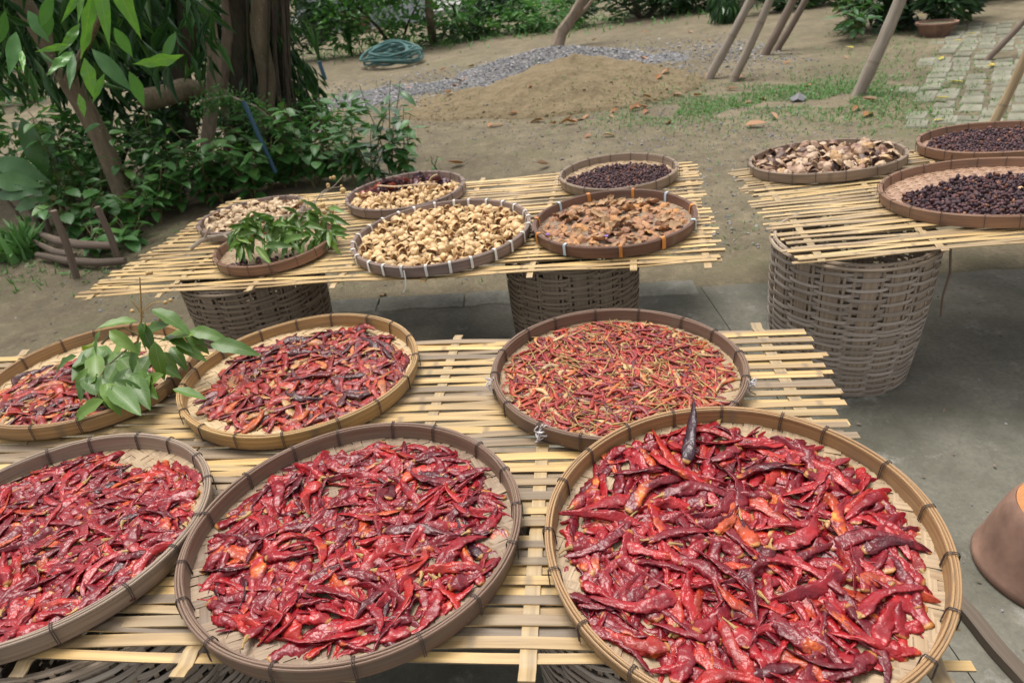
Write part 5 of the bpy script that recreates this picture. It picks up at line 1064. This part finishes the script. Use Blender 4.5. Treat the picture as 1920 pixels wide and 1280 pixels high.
# ------------------------------------------------------------------ shells, peel, berries
def shell_geo(seed, r=0.016, cut=1.75, stretch=1.0, nu=7, nv=12, th=0.0022, rough=0.16):
    q = random.Random(seed); g = Geo(); so_ = Vector((seed * 2.1, seed * 0.7, 3)); layers = []
    for lay in (0, 1):
        rr = r - lay * th; top = None; rows = []
        for i in range(nu + 1):
            row = []
            for j in range(nv):
                ph = 2 * math.pi * j / nv; lim = cut * (1 + 0.22 * noise.noise(Vector((math.cos(ph) * 1.6, math.sin(ph) * 1.6, seed)))); th_ = lim * i / nu
                d = Vector((math.sin(th_) * math.cos(ph), math.sin(th_) * math.sin(ph), math.cos(th_))); m = rr * (1 + rough * noise.noise(d * 1.7 + so_))
                row.append(g.vert((d.x * m * stretch, d.y * m, d.z * m), (i / nu, j / nv)))
            rows.append(row)
        layers.append(rows)
    g.cur = 0
    for a, b in zip(layers[0], layers[0][1:]):
        for j in range(nv): g.face(a[j], b[j], b[(j + 1) % nv], a[(j + 1) % nv])
    a, b = layers[0][-1], layers[1][-1]
    for j in range(nv): g.face(a[j], b[j], b[(j + 1) % nv], a[(j + 1) % nv])
    g.cur = 1
    for a, b in zip(layers[1], layers[1][1:]):
        for j in range(nv): g.face(a[j], a[(j + 1) % nv], b[(j + 1) % nv], b[j])
    g.R = r; return g.done()
def peel_geo(seed, L=0.055, W=0.034, curl=1.2, th=0.002, nu=9, nv=7):
    q = random.Random(seed); g = Geo(); so_ = Vector((seed * 1.9, seed * 0.6, 0)); lay = []
    for k in (0, 1):
        rows = []
        for i in range(nu + 1):
            row = []
            for j in range(nv + 1):
                u, v = i / nu - 0.5, j / nv - 0.5; wd = W * (math.cos(u * 2.6) ** 0.6) * (1 + 0.3 * noise.noise(Vector((u * 4, 1, 0)) + so_)); ln = L * (1 + 0.25 * noise.noise(Vector((v * 3, 5, 0)) + so_))
                x = u * ln; a = v * curl * 2; y = math.sin(a) * wd / curl / 1.6; z = (math.cos(a) - 1) * wd / curl * 0.8 - u * u * L * 0.5 + 0.007 * noise.noise(Vector((u * 3.5, v * 3.5, 0)) + so_) + 0.004 * noise.noise(Vector((u * 9, v * 9, 4)) + so_)
                row.append(g.vert((x, y, z - k * th), (i / nu, j / nv)))
            rows.append(row)
        lay.append(rows)
    for a, b in zip(lay[0], lay[0][1:]): g.skin(a, b, False)
    for e0, e1 in (([r[0] for r in lay[0]], [r[0] for r in lay[1]]), ([r[-1] for r in lay[1]], [r[-1] for r in lay[0]]), (lay[1][0], lay[0][0]), (lay[0][-1], lay[1][-1])): g.skin(e0, e1, False)
    g.cur = 1
    for a, b in zip(lay[1], lay[1][1:]): g.skin(b, a, False)
    g.R = W * 0.6; return g.done()
def berry_geo(seed, r=0.0085):
    g = Geo(); so_ = Vector((seed * 3.1, 0, 0)); rows = []
    for i in range(6):
        th = math.pi * i / 5; rows.append([g.vert(Vector((math.sin(th) * math.cos(2 * math.pi * j / 8), math.sin(th) * math.sin(2 * math.pi * j / 8), 0.6 * math.cos(th))) * r * 1.08 * (0.92 + 0.75 * noise.noise(Vector((math.sin(th) * math.cos(2 * math.pi * j / 8) * 2, math.sin(th) * math.sin(2 * math.pi * j / 8) * 2, math.cos(th) * 2)) + so_)), (i / 5, j / 8)) for j in range(8)])
    for a, b in zip(rows, rows[1:]): g.skin(a, b)
    g.R = r; return g.done()
def heap_blobs(key, geos, N, scale, mask, seed, tilt=1.0, lift=0.5, foot=0.6, tries=4, flipp=0.5, base=None):
    m, R, root = TRAYS[key]; hm = base or HM(R); r = random.Random(seed); out = []
    for q in range(N):
        best = None
        for t in range(tries * 5):
            a, d = r.uniform(0, 6.28), math.sqrt(r.random()) * (R - 0.018); x, y = d * math.cos(a), d * math.sin(a); gi = r.randrange(len(geos)); s = r.uniform(*scale); fr_ = geos[gi].R * s
            if d > R - 0.018 - fr_ * 0.9 or not mask(x, y, r): continue
            h = np.percentile(hm.mx(x, y, fr_ * foot), 75)
            if best is None or h < best[0]: best = (h, gi, s, x, y, fr_)
            if t >= tries and best: break
        if best is None: continue
        h, gi, s, x, y, fr_ = best; z = h + fr_ * lift; hm.put(x, y, fr_ * foot, z + fr_ * lift * 0.6)
        M_ = Matrix.Translation((x, y, z)) @ Euler((r.gauss(0, tilt) + (math.pi if r.random() < flipp else 0), r.gauss(0, tilt), r.uniform(0, 6.28))).to_matrix().to_4x4() @ Matrix.Scale(s, 4)
        out.append((gi, m @ M_, h))
    return out, hm
SH = [shell_geo(k, 0.0155, [1.35, 1.7, 1.2, 1.9, 1.05][k % 5], [1, 1.2, 1.08][k % 3], rough=0.3) for k in range(14)]
FS = [shell_geo(40 + k, 0.026, [1.15, 1.35, 1.0, 1.5][k % 4], [1.3, 1.55, 1.15][k % 3], 7, 14, 0.003, 0.42) for k in range(10)]
PE = [peel_geo(k, [0.055, 0.045, 0.065, 0.05][k % 4], [0.034, 0.04, 0.03][k % 3], [0.9, 1.3, 0.6, 1.1][k % 4]) for k in range(14)]
BE = [berry_geo(k) for k in range(8)]
def place(geos, hp, name, mats, lab, cat, group, nmax, restlab, key=None):
    ms = [to_mesh(name, [(g, None)], mats, True, 60) for g in geos]; idx = list(range(len(hp)))
    top = set(idx[-nmax:]) if nmax < len(hp) else set(idx)
    for i in top:
        gi, mt, h = hp[i]; o = obj(name, ms[gi]); o.matrix_world = mt; tag(o, lab + (' ' + sector_of(key, mt) if key else ''), cat, group)
    rest = [(geos[hp[i][0]], npm(hp[i][1])) for i in idx if i not in top]
    if rest: tag(obj(name + 's', to_mesh(name + 's', rest, mats, True, 60)), restlab, cat + 's', kind='stuff')
hp, _ = heap_blobs('J', SH, 680, (0.72, 1.25), full, 21, flipp=0.58)
place(SH, hp, 'nut_shell', ['shell_out', 'shell_in'], 'tan nut shell in the white-tied grey tray,', 'shell', 'nut shells in the large grey tray', 225, 'lower layer of tan shells in the large grey tray', key='J')
hp, hmI = heap_blobs('I', SH, 260, (0.75, 1.1), lambda x, y, r: y < 0.06 + 0.03 * math.sin(x * 20) , 22)
place(SH, hp, 'nut_shell', ['shell_out', 'shell_in'], 'tan nut shell in the tray shared with dark peel,', 'shell', 'nut shells in the half-and-half tray', 75, 'lower layer of tan shells in the half-and-half tray', key='I')
DP = [peel_geo(60 + k, 0.05, 0.036, [0.8, 1.1][k % 2]) for k in range(6)]
hp, _ = heap_blobs('I', DP, 46, (0.8, 1.1), lambda x, y, r: y > 0.07, 23, 0.5, 0.5, 0.5, base=hmI)
place(DP, hp, 'peel_piece', ['darkpeel', 'darkpeel'], 'dark red peel piece at the back of the half-and-half tray', 'peel', 'dark peel in the half-and-half tray', 60, '')
hp, _ = heap_blobs('G', SH, 300, (0.8, 1.3), full, 24)
tag(obj('pale_shells', to_mesh('pale_shells', [(SH[a], npm(b)) for a, b, c in hp], ['shell_white', 'shell_in'], True, 60)), 'pale cream and brown shells heaped at the far left of the back mat', 'shells', kind='stuff')
hp, _ = heap_blobs('M', FS, 260, (0.55, 0.98), full, 25, 0.7)
place(FS, hp, 'fruit_shell', ['fruit_shell', 'fruit_shell_in'], 'mottled fruit shell in the right mat tray of shells,', 'shell', 'fruit shells on the right mat', 140, 'lower layer of mottled fruit shells', key='M')
hp, _ = heap_blobs('K', PE, 260, (0.55, 1.0), full, 26, 0.36, 0.42, 0.55, flipp=0.2)
place(PE, hp, 'peel_piece', ['peel', 'peel_in'], 'curled brown peel in the orange-tied tray,', 'peel', 'brown peel in the orange-tied tray', 170, 'lower layer of brown peel pieces', key='K')
def berries(key, N, mask, seed, sc_, label, name='dried_berries'):
    hp, _ = heap_blobs(key, BE, N, sc_, mask, seed, 1.5, 0.6, 0.8, tries=2)
    tag(obj(name, to_mesh(name, [(BE[a], npm(b)) for a, b, c in hp], 'berry', True, 180)), label, 'berries', kind='stuff')
berries('O', 2300, lambda x, y, r: ((x + 0.03) / 0.31) ** 2 + ((y + 0.075) / 0.225) ** 2 < 1 + 0.25 * noise.noise(Vector((x * 9, y * 9, 0))), 27, (0.6, 1.0), 'dark dried berries heaped in the front tray of the right mat')
berries('N', 1900, lambda x, y, r: math.hypot(x, y + 0.01) < 0.255, 28, (0.55, 0.85), 'dark dried berries filling the upper tray at the right edge')
berries('L', 1500, lambda x, y, r: math.hypot(x, y + 0.05) < 0.2 or (math.hypot(x, y) < 0.22 and y < 0.06), 29, (0.5, 0.8), 'tiny dark dried pieces in the back right tray of the back mat')
berries('H', 60, lambda x, y, r: -0.15 < x < 0.12 and y < -0.09, 30, (0.9, 1.2), 'few dark berries under the green leafy twigs')
hp, _ = heap_blobs('O', PE, 5, (0.5, 0.7), lambda x, y, r: x > 0.05 and -0.15 < y < 0.1, 31, 0.3, 1.2)
place(PE, hp, 'peel_scrap', ['shell_out', 'shell_white'], 'pale peel scrap among the dark berries, right mat front', 'peel', 'pale scraps among the berries', 9, '')
# purple flowers on the brown peel
for i, (x, y) in enumerate([(1027, 444), (1137, 447)]):
    p = at(x, y, [2.18, 2.17][i]); fo = empty('purple_flower', p, ['small purple flower on brown peel, near the left rim', 'purple flower head on brown peel, near the front rim'][i], 'flower')
    for k in range(9):
        a = k * 0.7; o = obj('petal', to_mesh('petal', [(leaf_geo(0.010, 0.006, -0.3, 0.2, 4, seed=k), None)], 'flower'), fo); o.matrix_local = leaf_matrix((0, 0, 0.004), (math.cos(a), math.sin(a), 0.5))

# ------------------------------------------------------------------ leafy sprigs, twigs and longan fruit
def curve_pts(pp, n=10):
    out = []
    for k in range(n + 1):
        t = k / n * (len(pp) - 1); i = min(int(t), len(pp) - 2); f = t - i; p0 = pp[max(i - 1, 0)]; p1, p2 = pp[i], pp[i + 1]; p3 = pp[min(i + 2, len(pp) - 1)]
        out.append(0.5 * ((2 * p1) + (p2 - p0) * f + (2 * p0 - 5 * p1 + 4 * p2 - p3) * f * f + (3 * p1 - p0 - 3 * p2 + p3) * f ** 3))
    return out
def ball(r, seed=0): 
    g = berry_geo(seed, r); return g
LONG = to_mesh('fruit', [((lambda: (lambda g: g.done())(G('lathe', [(0.0002, -1), (0.5, -0.87), (0.87, -0.5), (1.0, 0), (0.87, 0.5), (0.5, 0.87), (0.0002, 1)], 14, None, False)))(), None)], 'longan', True, 180)
zD = lambda x, y: z_t1(x, y)
sp = empty('leafy_sprig', Vector((-1.06, 1.58, 0.62)), 'leafy green sprig lying across the chilli tray at the left edge', 'sprig')
def sprig_twig(root, pts, r, mat='twig_green'): obj('twig', to_mesh('twig', [(G('tube', [p - root.location for p in pts], [r * (1 - 0.6 * k / (len(pts) - 1)) for k in range(len(pts))], 6), None)], mat), root)
def sprig_leaf(root, a, b, wd=1.0, up=Vector((0, -0.35, 1)), meshes=SPRIG):
    L = (b - a).length; me = random.choice(meshes); o = obj('leaf', me, root); L0 = 0.1
    if L > 0.118: b = a + (b - a) * (0.118 / L); L = 0.118
    m = leaf_matrix(a, b - a, up + Vector((random.uniform(-0.4, 0.4), random.uniform(-0.3, 0.3), 0)), L / L0); o.matrix_parent_inverse = Matrix.Identity(4); o.matrix_local = Matrix.Translation(-root.location) @ m @ Matrix.Diagonal((1, wd, 1, 1))
dD = 1.60
sprig_twig(sp, curve_pts([at(252, 665, 1.60), at(258, 640, 1.60), at(265, 600, 1.60), at(264, 560, 1.60), at(262, 520, 1.60)]), 0.0035, 'stem')
sprig_twig(sp, curve_pts([at(190, 645, 1.58), at(225, 615, 1.6), at(262, 628, 1.6), at(330, 640, 1.6), at(390, 650, 1.58)]), 0.003)
sprig_twig(sp, curve_pts([at(258, 640, 1.6), gp(225, 665, 0.64), gp(190, 700, 0.63), gp(180, 745, 0.62)]), 0.003)
sprig_twig(sp, curve_pts([at(262, 590, 1.6), at(285, 570, 1.6), at(305, 565, 1.6)]), 0.002, 'stem')
sprig_twig(sp, curve_pts([at(263, 585, 1.6), at(252, 570, 1.6), at(245, 562, 1.6)]), 0.002, 'stem')
LD = [(258, 602, 195, 602, 1.62), (285, 580, 345, 607, 1.6), (262, 605, 285, 650, 1.55), (190, 617, 172, 655, 1.6), (205, 620, 245, 650, 1.56), (180, 650, 228, 695, 1.50), (178, 665, 178, 745, 1.42), (225, 672, 275, 722, 1.47), (200, 655, 160, 700, 1.5), (225, 660, 262, 680, 1.52), (160, 705, 148, 740, 1.46), (190, 710, 205, 755, 1.42), (205, 725, 260, 770, 1.40), (195, 750, 135, 780, 1.39), (215, 715, 260, 735, 1.45), (290, 640, 300, 702, 1.52), (305, 660, 325, 685, 1.54), (330, 645, 370, 660, 1.57), (355, 620, 405, 622, 1.6), (320, 650, 342, 680, 1.55), (395, 645, 465, 645, 1.56), (345, 622, 388, 655, 1.6), (300, 640, 345, 625, 1.6), (265, 640, 240, 690, 1.55), (270, 625, 300, 610, 1.6), (235, 700, 280, 725, 1.45), (165, 690, 140, 720, 1.47), (275, 600, 262, 650, 1.55), (310, 630, 350, 645, 1.58)]
for x0, y0, x1, y1, dp in LD:
    x2, y2 = x1 + (x1 - x0) * 0.15, y1 + (y1 - y0) * 0.15
    if y0 > 648: sprig_leaf(sp, gp(x0, y0, 0.640), gp(x2, y2, 0.612), 0.92)
    else: sprig_leaf(sp, at(x0, y0, dp + 0.01), at(x2, y2, dp - 0.03), 0.92)
rs_ = random.Random(12)
for k in range(20):
    x, y = rs_.gauss(220, 42), rs_.gauss(672, 36); dp = 1.57 - (y - 640) * 0.0017; a_ = rs_.uniform(0, 6.28); sprig_leaf(sp, gp(x, y, 0.635), gp(x + 58 * math.cos(a_), y + 26 + 40 * math.sin(a_), 0.612), 0.9)
for x, y, dp in [(248, 583, 1.6), (277, 512, 1.6), (283, 511, 1.6), (310, 567, 1.6), (300, 600, 1.6), (305, 601, 1.6), (320, 563, 1.6)]:
    o = obj('fruit', LONG, sp); o.matrix_parent_inverse = Matrix.Identity(4); o.matrix_local = Matrix.Translation(at(x, y, dp) - sp.location) @ Matrix.Scale(0.0052, 4)
hs_ = empty('leafy_twigs', Vector((-0.86, 2.57, 0.60)), 'bunch of green leafy twigs heaped in the brown tray on the back mat', 'twigs')
LH = []
rr_ = random.Random(5)
for k in range(125):
    x = rr_.uniform(440, 632); y0 = rr_.uniform(398, 458) - (x - 535) * 0.12; a = rr_.gauss(1.7, 1.0); ln = rr_.uniform(26, 46)
    if abs(x - 535) > 80: ln *= 0.8
    dp = 2.62 - (y0 - 400) / 60 * 0.17; a0 = at(x, y0, dp); b0 = at(x + ln * math.cos(a) * 0.8, y0 + ln * math.sin(a), dp - 0.07)
    fl_ = z_t2(b0.x, b0.y) - RIM_H + 0.02
    if b0.z < fl_: b0.z = fl_ + rr_.uniform(0, 0.02)
    if a0.z < fl_: a0.z = fl_ + 0.02
    sprig_leaf(hs_, a0, b0, rr_.uniform(0.45, 0.72), up=Vector((rr_.uniform(-0.9, 0.9), -0.6, 0.6)))
for pp in ([(610, 415), (560, 405), (510, 410), (480, 440)], [(630, 425), (600, 402), (560, 398), (530, 410)], [(632, 430), (596, 412), (560, 425)]):
    sprig_twig(hs_, curve_pts([at(x, y, 2.62 - (y - 400) / 60 * 0.1) for x, y in pp]), 0.0035, 'twig')
tw = empty('fruit_twigs', gp(600, 400, 0.56), 'tangle of thin dry twigs with round tan fruits between two trays', 'twigs')
for pp in ([(570, 410), (585, 385), (607, 362), (625, 350), (645, 328)], [(575, 412), (595, 372), (612, 355), (642, 350)], [(560, 412), (580, 395), (590, 378)], [(600, 368), (625, 376)], [(560, 420), (590, 398), (620, 400), (640, 425)], [(555, 405), (575, 390), (600, 392)], [(548, 415), (572, 400), (578, 372), (565, 370)], [(565, 425), (600, 410), (628, 420)]):
    sprig_twig(tw, curve_pts([at(x, y, 2.78 + (410 - y) * 0.0012) for x, y in pp]), 0.0028, 'twig')
for x, y, s in [(626, 333, 1), (620, 334, 0.8), (615, 347, 1), (616, 351, 0.9), (643, 357, 1.5), (640, 349, 0.7), (605, 385, 1.5), (607, 398, 1.6), (622, 397, 1.4), (613, 392, 1), (565, 378, 1.3), (620, 407, 1.2), (628, 388, 1.2), (602, 376, 0.8), (644, 430, 1.3), (632, 421, 1.2)]:
    o = obj('fruit', LONG, tw); o.matrix_parent_inverse = Matrix.Identity(4); dp = 2.78 + (410 - y) * 0.0012 if y < 380 else gp(x, y, 0.545).y; o.matrix_local = Matrix.Translation(at(x, y, dp) - tw.location) @ Matrix.Scale(0.0085 * s, 4)
gb = empty('bare_branch', gp(370, 465, 0.545), 'pale bare forked branch resting on the edge of the leaf tray', 'branch')
sprig_twig(gb, curve_pts([at(357, 467, 2.55), at(385, 447, 2.58), at(420, 441, 2.6), at(455, 428, 2.62), at(480, 420, 2.62)]), 0.0085, 'twig')
sprig_twig(gb, curve_pts([at(383, 447, 2.58), at(392, 428, 2.58), at(394, 425, 2.58)]), 0.005, 'twig'); sprig_twig(gb, curve_pts([at(420, 441, 2.6), at(432, 447, 2.57), at(462, 445, 2.55)]), 0.005, 'twig')
P = [at(708, 348, 3.14), at(740, 350, 3.05), at(775, 347, 3.0), at(820, 345, 3.0)]
tag(obj('pale_straw', to_mesh('pale_straw', [(G('tube', P, 0.004, 6), None)], 'shell_white')), 'pale straw lying across the half-and-half tray', 'straw')
P = curve_pts([at(803, 348, 3.02), at(806, 336, 3.02), at(812, 330, 3.02), at(820, 327, 3.02)]); tag(obj('pale_straw', to_mesh('pale_straw', [(G('tube', P, 0.003, 6), None)], 'shell_white')), 'curved pale straw standing up in the half-and-half tray', 'straw')

# white string knots on the small-chilli tray, loose end on the shell tray
def knot(p, label, s=1.0):
    r = random.Random(p.x); root = empty('string_knot', p, label, 'string')
    for k in range(3):
        P = [Vector((r.uniform(-0.012, 0.012), r.uniform(-0.006, 0.006), 0.018 - 0.012 * q)) * s for q in range(4)]; obj('strand', to_mesh('strand', [(G('tube', curve_pts(P), 0.0014, 5), None)], 'string'), root)
    P = [Vector((0.009 * math.cos(t), 0.003 * math.sin(3 * t), 0.005 * math.sin(t))) * s for t in [k / 12 * 6.28 for k in range(13)]]; obj('knot_loop', to_mesh('knot_loop', [(G('tube', P, 0.0022, 5), None)], 'string'), root)
def rim_at(key, th, dz=0.02): m, R, root = TRAYS[key]; return m @ Vector(((R + 0.003) * math.cos(th), (R + 0.003) * math.sin(th), dz))
knot(rim_at('F', math.radians(183), 0.028), 'white string knot on the left rim of the small-chilli tray'); knot(rim_at('F', math.radians(228), 0.022), 'white string knot on the front left rim of the small-chilli tray', 1.3); knot(rim_at('F', math.radians(-25), 0.03), 'white string knot on the right rim of the small-chilli tray')
P = curve_pts([rim_at('J', math.radians(250), 0.03), rim_at('J', math.radians(250), 0.0) + Vector((0.0, -0.008, 0)), rim_at('J', math.radians(249), -0.03) + Vector((0, -0.012, 0)), rim_at('J', math.radians(247), -0.045) + Vector((0, -0.012, 0))])
tag(obj('loose_tie', to_mesh('loose_tie', [(G('tube', P, 0.0024, 5), None)], 'tie_white')), 'loose tie end hanging from the front rim of the shell tray', 'tie')

# ------------------------------------------------------------------ clay pot and batten at the lower right
cp_ = empty('clay_pot', Vector((1.215, 1.085, 0.036)), 'upturned weathered clay pot on the concrete at the lower right edge', 'pot')
g = Geo(); g.lathe([(0.164, 0.0), (0.168, 0.010), (0.165, 0.024), (0.161, 0.028), (0.152, 0.07), (0.132, 0.15), (0.122, 0.178), (0.112, 0.19)], 48, lambda th: (0.002 * math.sin(3 * th), 0.004 * max(0, math.sin(7 * th + 1)) if False else 0), False); obj('pot_wall', to_mesh('pot_wall', [(g, None)], 'terracotta', True, 50), cp_)
g = Geo(); g.lathe([(0.1125, 0.1895), (0.100, 0.194), (0.03, 0.191), (0.001, 0.191)], 48, None, False); obj('pot_base', to_mesh('pot_base', [(g, None)], 'terracotta_top', True, 50), cp_)
a, b = gp(1790, 1122, 0.05), gp(1935, 1290, 0.05); d = b - a
g = Geo(); n = 8; g.ribbon([a.lerp(b, k / n) + Vector((0.002 * math.sin(k), 0, 0)) for k in range(n + 1)], 0.032, 0.024)
tag(obj('wood_batten', to_mesh('wood_batten', [(g, None)], 'plank', True, 30)), 'dark wooden batten lying on the concrete beside the clay pot', 'batten')
